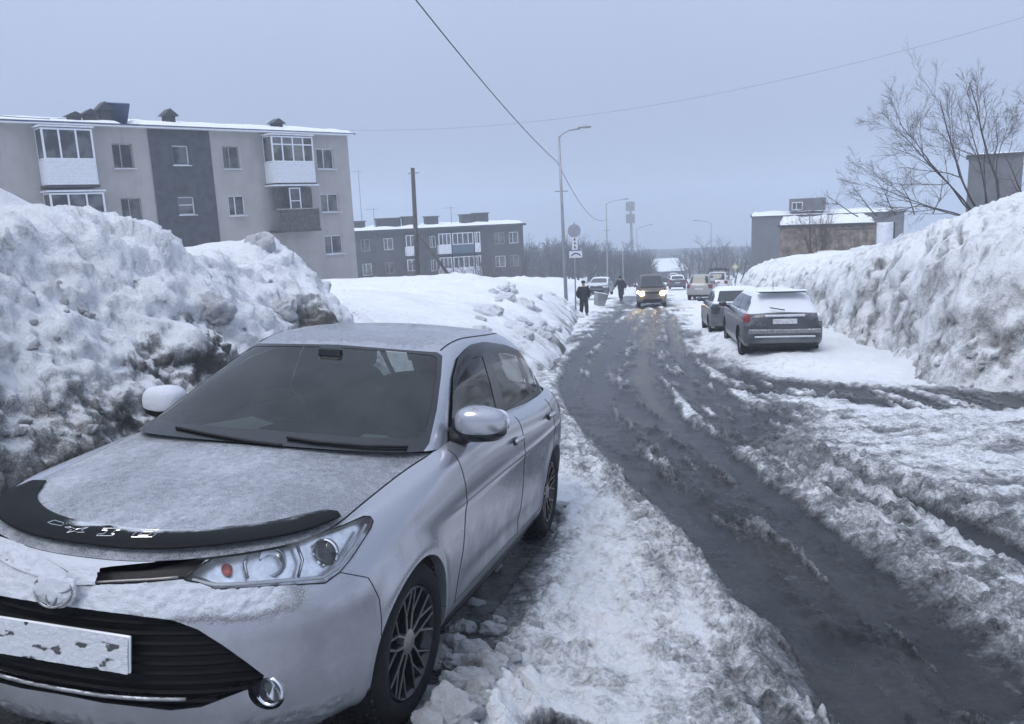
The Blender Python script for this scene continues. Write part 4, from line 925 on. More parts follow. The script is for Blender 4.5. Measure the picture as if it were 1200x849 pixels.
    for pts in ([(330, 522), (290, 517), (240, 508), (200, 500)], [(478, 524), (430, 523), (370, 518), (330, 512)]):
        wm = MB(); P3 = []
        for a, b in zip(pts, pts[1:]):
            for k in range(6):
                u, v = a[0] + (b[0] - a[0]) * k / 6, a[1] + (b[1] - a[1]) * k / 6
                d = CM.T @ ray(u, v)
                # plane through the lower windscreen
                h = wb.ray_cast(Vector(CAMC), Vector(d)); P3.append(np.array(h[0]) - d / np.linalg.norm(d) * .015 if h[0] else CAMC + d * ((.30 - CAMC[1]) / d[1]))
        wm.tube(P3, .007, 6); o = wm.build('wiper', MT['black'], root, True)
    # ---- lamps
    lV = lambda V: np.c_[0 * V[:, 0], np.full(len(V), .0), 0 * V[:, 2]]
    for sg in (1, -1):
        hl = piece(pt, lamp, 'headlight', MT['lens'], root, mirror=False, one_side=sg, off=.002)
        bk = piece(pt, lamp, 'reflector_housing', MT['lampin'], hl, mirror=False, one_side=sg, offv=(-.030, .055, -.004))
        wall(pt, lamp, np.array([-.030, .055, -.004]), 'housing_wall', MT['lampin'], hl, mirror=False, one_side=sg)
        bb = BVHTree.FromPolygons([tuple(v) for v in compact(pt.V, lamp)[0]], [list(f) for f in compact(pt.V, lamp)[1]])
        def lp(u, v, back):
            d = CM.T @ ray(u, v); h = bb.ray_cast(Vector(CAMC), Vector(d)); p = np.array(h[0]) + np.array([-.25, .9, 0]) * back; return p * np.array([sg, 1, 1])
        p = lp(379, 651, .035); 
        pr = MB().lathe([(.036, .02), (.038, -.002), (.033, -.006), (.030, -.010), (.016, -.018), (.0, -.020)], 32, 'y', tuple(p)); pr.build('projector_lens', MT['proj'], hl, True, 40)
        MB().lathe([(.044, .012), (.047, -.004), (.043, -.009), (.038, -.004), (.037, .012)], 32, 'y', tuple(p)).build('projector_ring', MT['chrome'], hl, True, 40)
        p = lp(318, 662, .045); MB().lathe([(.048, -.012), (.036, .012), (.016, .028), (.0, .03)], 28, 'y', tuple(p)).build('beam_bowl', MT['chrome'], hl, True)
        p = lp(262, 672, .040); MB().lathe([(.020, -.004), (.012, .010), (.0, .012)], 20, 'y', tuple(p)).build('indicator_bulb', MT['amberbulb'], hl, True)
        st_ = MB(); st_.tube([lp(u, v, .010) for u, v in ((224, 681), (250, 687), (285, 686), (330, 682), (378, 678), (398, 664), (414, 642), (428, 616))], .006, 6); st_.build('light_strip', MT['drl'], hl, True)
        for ang_ in (0, 1): 
            q_ = MB(); q_.tube([lp(u, v, .03) for u, v in (((290, 652), (283, 664), (287, 682)), ((345, 641), (352, 660), (347, 680)))[ang_]], .006, 6); q_.build('bezel', MT['chrome'], hl, True)
        # fog lamp
        fg = empty('fog_lamp'); fg.parent = root
        Vf = compact(pt.V, fog)[0]; c_ = Vf.mean(0) * np.array([sg, 1, 1]); rr_ = .055
        piece(pt, fog, 'fog_recess', MT['black'], fg, mirror=False, one_side=sg, off=-.03)
        wall(pt, fog, np.array([-.008, .035, 0]), 'fog_bezel', MT['trim'], fg, mirror=False, one_side=sg)
        MB().lathe([(.047, .02), (.049, -.002), (.044, -.006), (.040, .008), (.022, .02), (0, .024)], 32, 'y', tuple(c_ + np.array([0, .012, .004]))).build('fog_reflector', MT['chrome'], fg, True, 40)
        MB().lathe([(.044, .0), (.030, -.006), (0, -.009)], 32, 'y', tuple(c_ + np.array([0, .012, .004]))).build('fog_lens', MT['lens'], fg, True)
        # tail lamp
        tl, _r = pt.cut([(3.05, .80), (3.12, .93), (3.30, .955), (3.60, .94), (3.60, .78), (3.3, .765)], side_view, F=body); piece(pt, tl, 'tail_lamp', MT['red'], root, mirror=False, one_side=sg, off=.004)
    # ---- grilles
    gb = piece(pt, ugr, 'upper_grille', MT['black'], root, off=-.03)
    wall(pt, ugr, np.array([0, .035, 0]), 'grille_surround', MT['trim'], gb)
    bbu = BVHTree.FromPolygons([tuple(v) for v in compact(pt.V, ugr)[0]], [list(f) for f in compact(pt.V, ugr)[1]])
    ch = MB()
    def onu(u, v, bvh, lift):
        d = CM.T @ ray(u, v); h = bvh.ray_cast(Vector(CAMC), Vector(d)); return None if h[0] is None else np.array(h[0]) + np.array([0, -lift, 0])
    P_ = [p for p in (onu(u, v, bbu, .004) for u, v in [(106, 682.5), (125, 681.5), (150, 680), (175, 679), (200, 677), (210, 676)]) if p is not None]
    for sg in (1, -1):
        if len(P_) > 2: MB().tube([p * np.array([sg, 1, 1]) for p in P_], .0045, 6).build('chrome_strip', MT['alloy'], gb, True)
    lg = piece(pt, lgr, 'lower_grille', MT['black'], root, off=-.055)
    wall(pt, lgr, np.array([0, .06, 0]), 'grille_surround', MT['trim'], lg)
    lv_, lf_ = compact(pt.V, lgr); 
    zmin, zmax = lv_[:, 2].min(), lv_[:, 2].max()
    for z0 in np.arange(zmin + .018, zmax - .01, .030):
        k = np.abs(lv_[:, 2] - z0) < .006
        if k.sum() < 2: continue
        xm = lv_[k, 0].max(); xs = np.linspace(0, xm, 26); order = np.argsort(lv_[k, 0]); dd = np.interp(xs, lv_[k, 0][order], lv_[k, 1][order])
        pts = [(-x, d + .022, z0) for x, d in zip(xs[::-1], dd[::-1])] + [(x, d + .022, z0) for x, d in zip(xs[1:], dd[1:])]
        sl = MB(); sl.tube(pts, .0075, 4); sl.build('grille_slat', MT['slat'], lg)
    # silver lip across the bottom of the grille
    k = np.abs(lv_[:, 2] - (zmin + .03)) < .008; o_ = np.argsort(lv_[k, 0]); xs = np.linspace(0, min(.40, lv_[k, 0].max()), 20); dd = np.interp(xs, lv_[k, 0][o_], lv_[k, 1][o_])
    lip = MB(); pts = [(-x, d + .004, zmin + .032 + .02 * x * x) for x, d in zip(xs[::-1], dd[::-1])] + [(x, d + .004, zmin + .032 + .02 * x * x) for x, d in zip(xs[1:], dd[1:])]
    lip.tube(pts, .006, 6).build('grille_trim', MT['dirtychrome'], lg, True)
    # ---- number plate, crusted with snow
    npl = MB().box((0, -.838, .534), (.520, .010, .114), bev=.003).build('number_plate', MT['plate'], root)
    pv = np.linspace(-.258, .258, 140); pz = np.linspace(.478, .590, 36); PX, PZ = np.meshgrid(pv, pz, indexing='ij'); q3 = np.stack([PX, 0 * PX, PZ], -1).reshape(-1, 3)
    hole = sstep(.16, .36, fbm(q3 * np.array([1, 1, 2.0]), 14, 4, 12)) * sstep(-.30, -.05, -np.abs(PX.ravel() + .02) + .1); th_ = .004 * (1 - .5 * hole) + .004 * fbm(q3, 60, 3, 4) * (1 - hole)
    Pg = np.c_[PX.ravel(), -.8445 - np.maximum(th_, .0002), PZ.ravel()]; pp = Patch(Pg.reshape(140, 36, 3)); mk('plate_snow', pp.V, pp.F, MT['platesnow'], npl, attrs={'frost': .80 - hole * .75})
    MB().box((0, -.824, .534), (.50, .02, .10), bev=.004).build('plate_bracket', MT['black'], npl)
    # ---- rime packed into the grille on the far side and round the badge
    gs_ = lambda V: .012 + .020 * fbm(V, 30, 4, 15, .65)
    for sg, F_ in ((-1, ugr), (1, ugr[pt.V[ugr].mean(1)[:, 0] < .10])): piece(pt, F_, 'grille_snow', MT['platesnow'], gb, mirror=False, one_side=sg, frostf=lambda V, N: np.full(len(V), 1.0), dispf=gs_)
    P, F = superbox((0, -.842, .702), (.074, .020, .052), 2.2, (48, 30)); dN = P - np.array([0, -.83, .702]); P = P + dN * (.35 * fbm(P, 38, 4, 17, .65))[:, None]; mk('badge_snow', P, F, MT['platesnow'], root, attrs={'frost': np.full(len(P), .9)})
    # ---- badge under snow
    em = MB(); c0 = np.array([0, -.852, .700])
    for rx, rz_, dx, dz in ((.066, .045, 0, 0), (.064, .020, 0, .018), (.020, .042, 0, 0)):
        em.tube([c0 + np.array([dx + rx * math.cos(a), -.0, dz + rz_ * math.sin(a)]) + np.array([0, .22 * (rx * math.cos(a)) ** 2 + .30 * rz_ * math.sin(a), 0]) for a in np.linspace(0, 2 * math.pi, 41)], .0035, 6)
    em.build('badge', MT['dirtychrome'], root, True)
    # ---- door mirrors
    for sg in (1, -1):
        mr_ = empty('door_mirror'); mr_.parent = root
        sh = lambda P: P * (1 - .22 * np.clip(P[..., [0]] * sg / .12, -1, 1)) + np.stack([0 * P[..., 0], .10 * (P[..., 0] * sg) , .02 * P[..., 0] * sg * 0], -1)
        P, F = superbox((sg * .875, .765, 1.043), (.118, .085, .078), 2.7, (56, 36), sh); up = P[:, 2] > 1.012
        mk('mirror_cover', P, F, MT['silver'] if sg > 0 else MT['silver'], mr_, attrs={'frost': (.12 if sg > 0 else .95) + .35 * sstep(1.06, 1.12, P[:, 2])})
        P, F = superbox((sg * .874, .770, 1.012), (.120, .084, .056), 2.7, (48, 30), sh); mk('mirror_base', P, F, MT['trim'], mr_)
        P, F = superbox((sg * .870, .842, 1.043), (.098, .012, .062), 3, (32, 16)); mk('mirror_glass', P, F, MT['chrome'], mr_)
        MB().tube([(sg * .72, .70, .965), (sg * .77, .72, .972), (sg * .83, .75, .995)], [.045, .036, .03], 10).build('mirror_stalk', MT['black'], mr_, True)
    # ---- cabin
    MB().box((0, .72, .86), (1.30, .62, .16), bev=.05).box((.33, .62, .945), (.42, .30, .07), bev=.03).build('dashboard', MT['carpet'], root, True, 40)
    sw = MB(); cst = np.array([-.36, 1.02, .94])
    sw.tube([cst + .175 * np.array([math.cos(a), .42 * math.sin(a), .90 * math.sin(a)]) for a in np.linspace(0, 2 * math.pi, 33)], .014, 8); sw.tube([cst - np.array([.17, 0, 0]), cst, cst + np.array([.17, 0, 0])], .016, 6); sw.build('steering_wheel', MT['trim'], root, True)
    for sx in (-.36, .36):
        se = empty('front_seat'); se.parent = root
        P, F = superbox((sx, 1.62, .55), (.25, .27, .10), 3.4); mk('seat_cushion', P, F, MT['seatcloth'], se)
        P, F = superbox((sx, 1.90, .85), (.24, .08, .33), 3.2, shear=lambda P: P + np.stack([0 * P[..., 0], .28 * P[..., 2], 0 * P[..., 0]], -1)); mk('seat_back', P, F, MT['seatcloth'], se)
        P, F = superbox((sx, 2.02, 1.235), (.13, .05, .085), 3); mk('headrest', P, F, MT['seatcloth'], se)
    P, F = superbox((0, 2.75, .80), (.62, .10, .28), 3.4, shear=lambda P: P + np.stack([0 * P[..., 0], .28 * P[..., 2], 0 * P[..., 0]], -1)); mk('rear_seat', P, F, MT['seatcloth'], root)
    MB().box((0, 1.6, .36), (1.36, 2.6, .03)).build('cabin_floor', MT['carpet'], root)
    MB().box((0, 1.03, 1.298), (.24, .025, .065), bev=.01).tube([(0, 1.04, 1.33), (0, 1.06, 1.38)], .012, 8).build('rear_view_mirror', MT['trim'], root)
    MB().box((.0, .92, 1.325), (.12, .05, .05), bev=.01).build('sensor_box', MT['trim'], root)
    MB().box((.43, .52, .982), (.13, .045, .022), bev=.008).build('dash_tag', MT['plate'], root)
    # loose paper on the dash
    pgx = MB(); pgx.add([(-.52, .60, .962), (-.20, .52, .968), (-.16, .66, .985), (-.34, .76, .995)], [(0, 1, 2, 3)]); pgx.build('dash_paper', MT['plate'], root)
    # ---- wheels
    for d0, st_ in ((0, -.05), (2.6, 0)):
        for sg in (1, -1): wheel(root, 'front_wheel' if d0 == 0 else 'rear_wheel', (sg * .735, d0, .305), steer=st_, sgn=sg)
    return root
MT['defl'] = paint_mat('deflector_plastic', (.006, .0063, .007), 0.0, .55, .42, grime=(.02, .02, .022), coat=.0, spec=.12)
MT['visor'] = glass_mat('smoked_plastic', (.10, .105, .11), .05)
MT['lampin'] = pmat('lamp_reflector', (.80, .82, .85), .26, .85, var=.15, vscale=30)
MT['proj'] = pmat('projector_glass', (.03, .034, .04), .05, 0, coat=.6)
MT['amberbulb'] = pmat('amber_bulb', (.62, .13, .10), .3, .2)
MT['drl'] = pmat('white_strip', (.82, .83, .85), .25)
MT['slat'] = pmat('grille_slat_black', (.004, .0042, .005), .6, spec=.10)
MT['platesnow'] = paint_mat('plate_snow', (.03, .032, .036), 0, .5, .40)
MT['dirtychrome'] = pmat('dirty_chrome', (.22, .225, .235), .5, .5, var=.3, vscale=25, dust=.35)
MT['chromesnow'] = pmat('chrome_under_snow', (.62, .64, .68), .35, .5, dust=.75)
SEDAN = build_sedan()
# ------------------------------------------------------------------ buildings
def rect_wall(mb, cuts_x, cuts_z, holes, depth):
    """wall skin in the local x-z plane (facing -y) with real openings and their reveals"""
    xs = sorted(set(cuts_x)); zs = sorted(set(cuts_z))
    for i in range(len(xs) - 1):
        for j in range(len(zs) - 1):
            cx, cz = (xs[i] + xs[i + 1]) / 2, (zs[j] + zs[j + 1]) / 2
            if any(h[0] < cx < h[1] and h[2] < cz < h[3] for h in holes): continue
            mb.add([(xs[i], 0, zs[j]), (xs[i + 1], 0, zs[j]), (xs[i + 1], 0, zs[j + 1]), (xs[i], 0, zs[j + 1])], [(0, 1, 2, 3)])
    for x0, x1, z0, z1 in holes:
        mb.add([(x0, 0, z0), (x1, 0, z0), (x1, 0, z1), (x0, 0, z1), (x0, depth, z0), (x1, depth, z0), (x1, depth, z1), (x0, depth, z1)],
               [(0, 4, 5, 1), (1, 5, 6, 2), (2, 6, 7, 3), (3, 7, 4, 0)])
def window(parent, x0, x1, z0, z1, y, mull=1, frame='wframe', trans=None, sill=True, t=.055, pane='pane', name='window'):
    wd = MB(); zc = (z0 + z1) / 2
    for c, d in (((x0 + t / 2, y, zc), (t, .06, z1 - z0)), ((x1 - t / 2, y, zc), (t, .06, z1 - z0)), (((x0 + x1) / 2, y, z0 + t / 2), (x1 - x0 - 2 * t, .06, t)), (((x0 + x1) / 2, y, z1 - t / 2), (x1 - x0 - 2 * t, .06, t))): wd.box(c, d)
    for k in range(mull):
        xm = x0 + (x1 - x0) * (k + 1) / (mull + 1) if mull != 1 else x0 + (x1 - x0) * .42
        wd.box((xm, y, zc), (t * .9, .058, z1 - z0 - 2 * t))
    if trans: wd.box(((x0 + x1) / 2, y - .002, z0 + (z1 - z0) * trans), (x1 - x0 - 2 * t, .055, t * .8))
    o = wd.build(name, MT[frame], parent); pane = ('pane', 'pane2', 'pane', 'pane3')[int(abs(x0 * 7.3 + z0 * 3.1)) % 4] if pane == 'pane' else pane
    MB().box(((x0 + x1) / 2, y + .02, zc), (x1 - x0 - .01, .012, z1 - z0 - .01)).build('pane', MT[pane], o)
    if sill: MB().box(((x0 + x1) / 2, -.05, z0 - .025), (x1 - x0 + .12, .22, .04)).build('sill', MT['sillm'], o)
    return o
MT['plaster'] = pmat('beige_plaster', (.36, .345, .335), .9, var=.07, vscale=1.2, bump=.15, bscale=40, stain=.22)
MT['darkstone'] = pmat('dark_cladding', (.050, .054, .062), .7, var=.3, vscale=2.5, bump=.2, bscale=20)
MT['wframe'] = pmat('white_pvc', (.68, .70, .74), .4, var=.05)
MT['oldframe'] = pmat('old_wood_frame', (.30, .28, .26), .7, var=.2)
MT['sillm'] = pmat('snowy_sill', (.62, .65, .70), .7, dust=.8)
MT['siding'] = pmat('white_siding', (.66, .68, .73), .5, var=.06)
MT['bluemetal'] = pmat('blue_roof_metal', (.035, .055, .14), .45, var=.15)
MT['darkwall2'] = pmat('dark_sheet', (.035, .037, .045), .6, var=.2, dust=.15)
MT['darkwood'] = pmat('weathered_boards', (.085, .080, .078), .85, var=.4, vscale=6, stain=.3)
MT['conc'] = pmat('panel_concrete', (.062, .067, .066), .9, var=.2, vscale=.7, stain=.45, bump=.2)
MT['concd'] = pmat('dark_concrete', (.055, .056, .06), .9, var=.25, vscale=.8, stain=.5)
MT['teal'] = pmat('teal_panel', (.055, .11, .13), .7, var=.2, stain=.3)
MT['roofsnow'] = snow_mat('roof_snow')
MT['galv'] = pmat('galvanised_steel', (.30, .31, .33), .5, .6, var=.12, vscale=3)
MT['pole'] = pmat('grey_pole_wood', (.085, .080, .076), .9, var=.3, vscale=5, stain=.3)
MT['cable'] = pmat('cable', (.03, .03, .032), .7)
def pane_mat(nm='window_glass', lo=(.016, .018, .022), hi=(.13, .135, .145), sc=.9):
    m, n, l, p = newmat(nm); f = noise_(n, l, sc, 3)
    c = mixc(n, l, step_(n, l, f, .4, .62), lo, hi); l.new(c, p.inputs['Base Color']); p.inputs['Roughness'].default_value = .08; p.inputs['Specular IOR Level'].default_value = .5
    return m
MT['pane'] = pane_mat(); MT['pane2'] = pane_mat('curtained_glass', (.05, .05, .052), (.17, .168, .16), 1.1); MT['pane3'] = pane_mat('net_curtain_glass', (.03, .032, .036), (.10, .105, .11), 1.6)

def frame_from(px_r, depth, vp):
    """vertical plane: local x runs to the vanishing point, origin at the given pixel and depth"""
    d = ray(*vp); ax = np.array([d[0], d[1]]); ax /= np.linalg.norm(ax); o = at_depth(*px_r, depth)
    return o, np.array([ax[0], ax[1], 0]), np.array([-ax[1], ax[0], 0])
def on_plane(fr, u, v):
    o, ax, ny = fr; d = ray(u, v); s_ = (o @ ny) / (d @ ny); p = d * s_ - o; return p @ ax, p[2]
def place(root, fr):
    o, ax, ny = fr; M_ = np.eye(4); M_[:3, 0] = ax; M_[:3, 1] = ny; M_[:3, 2] = (0, 0, 1); M_[:3, 3] = o; root.matrix_world = Matrix(M_.tolist())

def snow_slab(parent, x0, x1, y0, y1, z, h=.18, nx=60, ny=16, slope=0.0, name='roof_snow', seed=3):
    xs = np.linspace(x0, x1, nx); ys = np.linspace(y0, y1, ny); X, Y = np.meshgrid(xs, ys, indexing='ij'); P = np.c_[X.ravel(), Y.ravel()]
    e = np.minimum.reduce([sstep(0, .25, X - x0), sstep(0, .25, x1 - X), sstep(0, .25, Y - y0), sstep(0, .25, y1 - Y)]).ravel()
    Z = z + slope * (P[:, 1] - y0) + e * h * (1 + 1.1 * fbm(P, .5, 4, seed)) + .01
    pt_ = Patch(np.c_[P, Z].reshape(nx, ny, 3)); return mk(name, pt_.V, pt_.F, MT['roofsnow'], parent, attrs={'dirt': np.full(len(pt_.V), .05)})

def apartment():
    fr = frame_from((413, 240), 49.7, (1558, 203)); root = empty('apartment_building'); place(root, fr)
    tag(root, 'beige three-storey apartment block with dark vertical stripe and white glazed balconies', 'building')
    L = lambda u, v: on_plane(fr, u, v)
    R4 = lambda u0, v0, u1, v1: (L(u0, (v0 + v1) / 2)[0], L(u1, (v0 + v1) / 2)[0], L((u0 + u1) / 2, v1)[1], L((u0 + u1) / 2, v0)[1])
    x1 = 0.0; x0 = L(-70, 200)[0]; zt = L(400, 158)[1]; zb = -5.2; zt2 = zt
    sx0, sx1 = L(178, 200)[0], L(249, 200)[0]
    wins = [R4(132, 168, 156, 199), R4(202, 171, 221, 194), R4(261, 171, 280, 197), R4(371, 174.5, 391, 197.5), R4(142, 232, 166, 256), R4(209, 231, 228, 252), R4(268, 230, 287, 253), R4(376, 227, 397, 250.5), R4(381, 278, 402, 301.5),
            R4(270, 281, 290, 304), R4(150, 290, 172, 315), R4(-40, 166, -8, 198)]
    # same storey, same level: windows of a row share sill and head
    rows = [[0, 2, 3, 11], [4, 6, 7], [8, 9, 10]]
    for r in rows:
        a = np.mean([wins[i][2] for i in r]); b = np.mean([wins[i][3] for i in r])
        for i in r: wins[i] = (wins[i][0], wins[i][1], a, b)
    bal = [(R4(44, 152, 103, 221), 'glass'), (R4(54, 226, 117, 290), 'glass'), (R4(309, 161, 357, 218), 'white'), (R4(314, 219, 363, 272), 'dark')]
    holes = wins
    mb = MB(); rect_wall(mb, [x0, sx0, sx1, x1] + [h[k] for h in holes for k in (0, 1)], [zb, zt] + [h[k] for h in holes for k in (2, 3)], [h for h in holes], .16)
    D = 11.0
    mb.add([(x1, 0, zb), (x1, D, zb), (x1, D, zt), (x1, 0, zt)], [(0, 1, 2, 3)]); mb.add([(x0, 0, zb), (x0, D, zb), (x0, D, zt), (x0, 0, zt)], [(3, 2, 1, 0)]); mb.add([(x0, D, zb), (x1, D, zb), (x1, D, zt), (x0, D, zt)], [(3, 2, 1, 0)])
    mb.build('wall', MT['plaster'], root)
    # dark cladding stripe, 3 cm proud, with its own openings
    st = MB(); hs = [wins[1], wins[5]]; rect_wall(st, [sx0, sx1] + [h[k] for h in hs for k in (0, 1)], [zb, zt - .02] + [h[k] for h in hs for k in (2, 3)], hs, .10)
    so = st.build('stair_panel', MT['darkstone'], root); so.location = (0, -.05, 0)
    for i, h in enumerate(wins):
        fr_ = 'wframe' if i in (1, 3, 5, 7, 8, 6, 10) else 'oldframe'
        window(root, *h, .10, 1 if i not in (1, 5) else 0, fr_, trans=.55 if i == 5 else None)
    for k, ((a, b, z0, z1), kind) in enumerate(bal):
        bo = empty('balcony'); bo.parent = root; dp = 1.0; zm = z0 + (z1 - z0) * (.46 if kind != 'dark' else .48)
        MB().box(((a + b) / 2, -dp / 2, z0 + .05), (b - a + .1, dp + .05, .12)).build('slab', MT['concd'], bo)
        if kind == 'dark':
            n = 16
            for q in range(n):
                xx = a + (b - a) * (q + .5) / n; MB().box((xx, -dp, (z0 + zm) / 2 + .05), ((b - a) / n * .9, .03, zm - z0 - .02)).build('board', MT['darkwood'], bo)
            MB().box(((a + b) / 2, -dp - .02, zm + .06), (b - a + .04, .06, .06)).build('rail', MT['oldframe'], bo)
            MB().box(((a + b) / 2, -dp + .5, (zm + z1) / 2), (b - a - .2, .03, z1 - zm - .15)).build('back_panel', MT['darkwood'], bo)
            window(bo, a + .32 * (b - a), a + .58 * (b - a), zm + .02, z1 - .1, -dp + .02, 0, trans=.4, sill=False, name='casement')
        else:
            nb = 9
            for q in range(nb): MB().box(((a + b) / 2, -dp, z0 + .12 + (zm - z0 - .12) * (q + .5) / nb), (b - a, .04, (zm - z0 - .12) / nb * .94)).build('siding_board', MT['siding'], bo)
            for sx in (a, b): MB().box((sx + (.02 if sx == a else -.02), -dp / 2, (z0 + zm) / 2 + .05), (.04, dp - .06, zm - z0 - .12)).build('side_panel', MT['siding'], bo)
            window(bo, a, b, zm, z1 - .04, -dp, 2 if kind == 'glass' else 3, trans=None if kind == 'glass' else .68, sill=False, t=.08, name='glazing')
            for sx in (a + .03, b - .03):
                g_ = MB().box((sx, -dp / 2, (zm + z1) / 2), (.02, dp - .1, z1 - zm - .1)); g_.build('side_glass', MT['pane'], bo)
                MB().box((sx, -dp / 2, zm + .04), (.06, dp - .08, .07)).box((sx, -dp / 2, z1 - .06), (.06, dp - .08, .07)).box((sx, -.08, (zm + z1) / 2), (.06, .07, z1 - zm - .2)).build('side_frame', MT['wframe'], bo)
        MB().box(((a + b) / 2, -dp / 2 - .03, z1 + .04), (b - a + .16, dp + .14, .08)).build('cap', MT['sillm'], bo)
    # roof: shallow snow-covered metal with eave
    rf = MB(); ov = .45; pk = zt + .75
    rf.add([(x0, -ov, zt + .05), (x1 + .3, -ov, zt + .05), (x1 + .3, D / 2, pk), (x0, D / 2, pk), (x1 + .3, D + ov, zt + .05), (x0, D + ov, zt + .05), (x0, -ov, zt - .02), (x1 + .3, -ov, zt - .02)],
           [(0, 1, 2, 3), (3, 2, 4, 5), (6, 7, 1, 0), (1, 4, 2)])
    ro = rf.build('roof', MT['bluemetal'], root)
    MB().box(((x0 + x1) / 2, -ov / 2, zt - .03), (x1 - x0 + .3, ov, .09)).build('eave', MT['wframe'], ro)
    sl = (pk - zt) / (D / 2 + ov)
    bx0, bx1 = L(140, 140)[0], L(163, 140)[0]
    snow_slab(ro, x0, bx0, -ov + .05, D / 2, zt + .06, .10, 50, 20, sl, 'roof_snow', 3); snow_slab(ro, bx1, x1 + .25, -ov + .05, D / 2, zt + .06, .15, 110, 20, sl, 'roof_snow', 9)
    for u, yy, h in ((92, .2, .42), (113, .5, .55), (133, .8, .85), (208, .7, .72), (329, .2, .55)):
        xx = L(u, 150)[0]; v_ = empty('vent_hood'); v_.parent = ro; zz = zt + sl * (yy + ov)
        MB().box((xx, yy + .25, zz + h * .35), (.5, .5, h * .9)).build('shaft', MT['concd'], v_)
        MB().prism([(xx - .42, zz + h * .75), (xx + .42, zz + h * .75), (xx, zz + h * 1.25)], yy - .12, yy + .62).build('hood_cap', MT['darkwall2'], v_)
    bl = MB().box(((bx0 + bx1) / 2, 1.6, zt + .78), ((bx1 - bx0) * 1.25, .08, 1.15), np.array([[1, 0, 0], [0, .8, -.6], [0, .6, .8]])); bl.build('dormer_sheet', MT['bluemetal'], ro)
    return root
apartment()

def far_block():
    fr = frame_from((614, 300), 98, (3900, 40)); root = empty('apartment_building'); place(root, fr)
    tag(root, 'dark concrete apartment block with teal and white balconies behind the wooden utility pole', 'building')
    L = lambda u, v: on_plane(fr, u, v); x0 = L(398, 300)[0]; zt = L(614, 264)[1]; zb = zt - 13.0; x1 = 0
    storey = 2.75; holes = []; balx = []
    cols = [(423, 434), (450, 461), (504, 511), (580, 592), (597, 608)]
    for r_ in range(4):
        z1 = zt - .75 - r_ * storey; z0 = z1 - 1.35
        for a, b in cols: holes.append((L(a, 290)[0], L(b, 290)[0], z0, z1))
    mb = MB(); rect_wall(mb, [x0, x1] + [h[k] for h in holes for k in (0, 1)], [zb, zt] + [h[k] for h in holes for k in (2, 3)], holes, .18)
    mb.add([(x1, 0, zb), (x1, 12, zb), (x1, 12, zt), (x1, 0, zt)], [(0, 1, 2, 3)]); mb.build('wall', MT['conc'], root)
    for k, h in enumerate(holes): window(root, *h, .12, 1, 'wframe' if k % 3 else 'oldframe', sill=False, t=.09)
    # joints between the wall panels
    for r_ in range(5): MB().box(((x0 + x1) / 2, -.012, zt - .1 - r_ * storey), (x1 - x0 - .02, .02, .07)).build('panel_joint', MT['darkwood'], root)
    for u in (441, 470, 545, 572, 595): MB().box((L(u, 290)[0], -.010, (zt + zb) / 2), (.07, .015, zt - zb - .1)).build('panel_joint', MT['darkwood'], root)
    for r_ in range(4):
        for (a, b, m_) in ((512, 527, 'siding'), (528, 553, 'teal' if r_ == 0 else ('siding' if r_ == 1 else 'teal')), (554, 561, 'siding' if r_ < 2 else 'conc'), (474, 488, 'darkwood' if r_ % 2 else 'siding')):
            bo = empty('balcony'); bo.parent = root; xa, xb = L(a, 290)[0], L(b, 290)[0]; z0 = zt - .45 - (r_ + 1) * storey + .35; zm = z0 + 1.0; z1 = z0 + 2.35
            MB().box(((xa + xb) / 2, -.55, (z0 + zm) / 2), (xb - xa - .05, 1.05, zm - z0)).build('panel', MT[m_], bo)
            window(bo, xa + .04, xb - .04, zm, z1, -1.03, max(1, int((xb - xa) / .7)), 'wframe', sill=False, t=.09, name='glazing')
            MB().box(((xa + xb) / 2, -.52, (zm + z1) / 2), (xb - xa - .1, .9, z1 - zm - .05)).build('inner_shade', MT['pane'], bo)
    rf = MB().box(((x0 + x1) / 2, 5.7, zt + .12), (x1 - x0 + .5, 12.6, .24)); ro = rf.build('roof', MT['concd'], root); snow_slab(ro, x0, x1 + .2, -.5, 12, zt + .25, .28, 60, 12, 0.0)
    for u0, u1, hh in ((417, 431, .9), (444, 474, 1.1), (476, 492, 1.2), (503, 519, 1.1), (546, 562, 1.15), (562, 579, 1.25)):
        xa, xb = L(u0, 262)[0], L(u1, 262)[0]; vb = empty('roof_vent'); vb.parent = ro
        MB().box(((xa + xb) / 2, 3.0, zt + .3 + hh / 2), (xb - xa - .1, 1.4, hh)).build('shaft', MT['concd'], vb); MB().box(((xa + xb) / 2, 3.0, zt + .36 + hh), (xb - xa + .15, 1.7, .13)).build('cap', MT['darkwood'], vb)
    for u, h in ((429, 7.0), (444, 2.6), (538, 2.4)):
        xx = L(u, 262)[0]; an = MB().tube([(xx, 4, zt + .2), (xx, 4, zt + .2 + h)], .04, 5); an.tube([(xx - .9, 4, zt + h), (xx + .5, 4, zt + h)], .025, 4); an.build('antenna', MT['galv'], ro)
far_block()

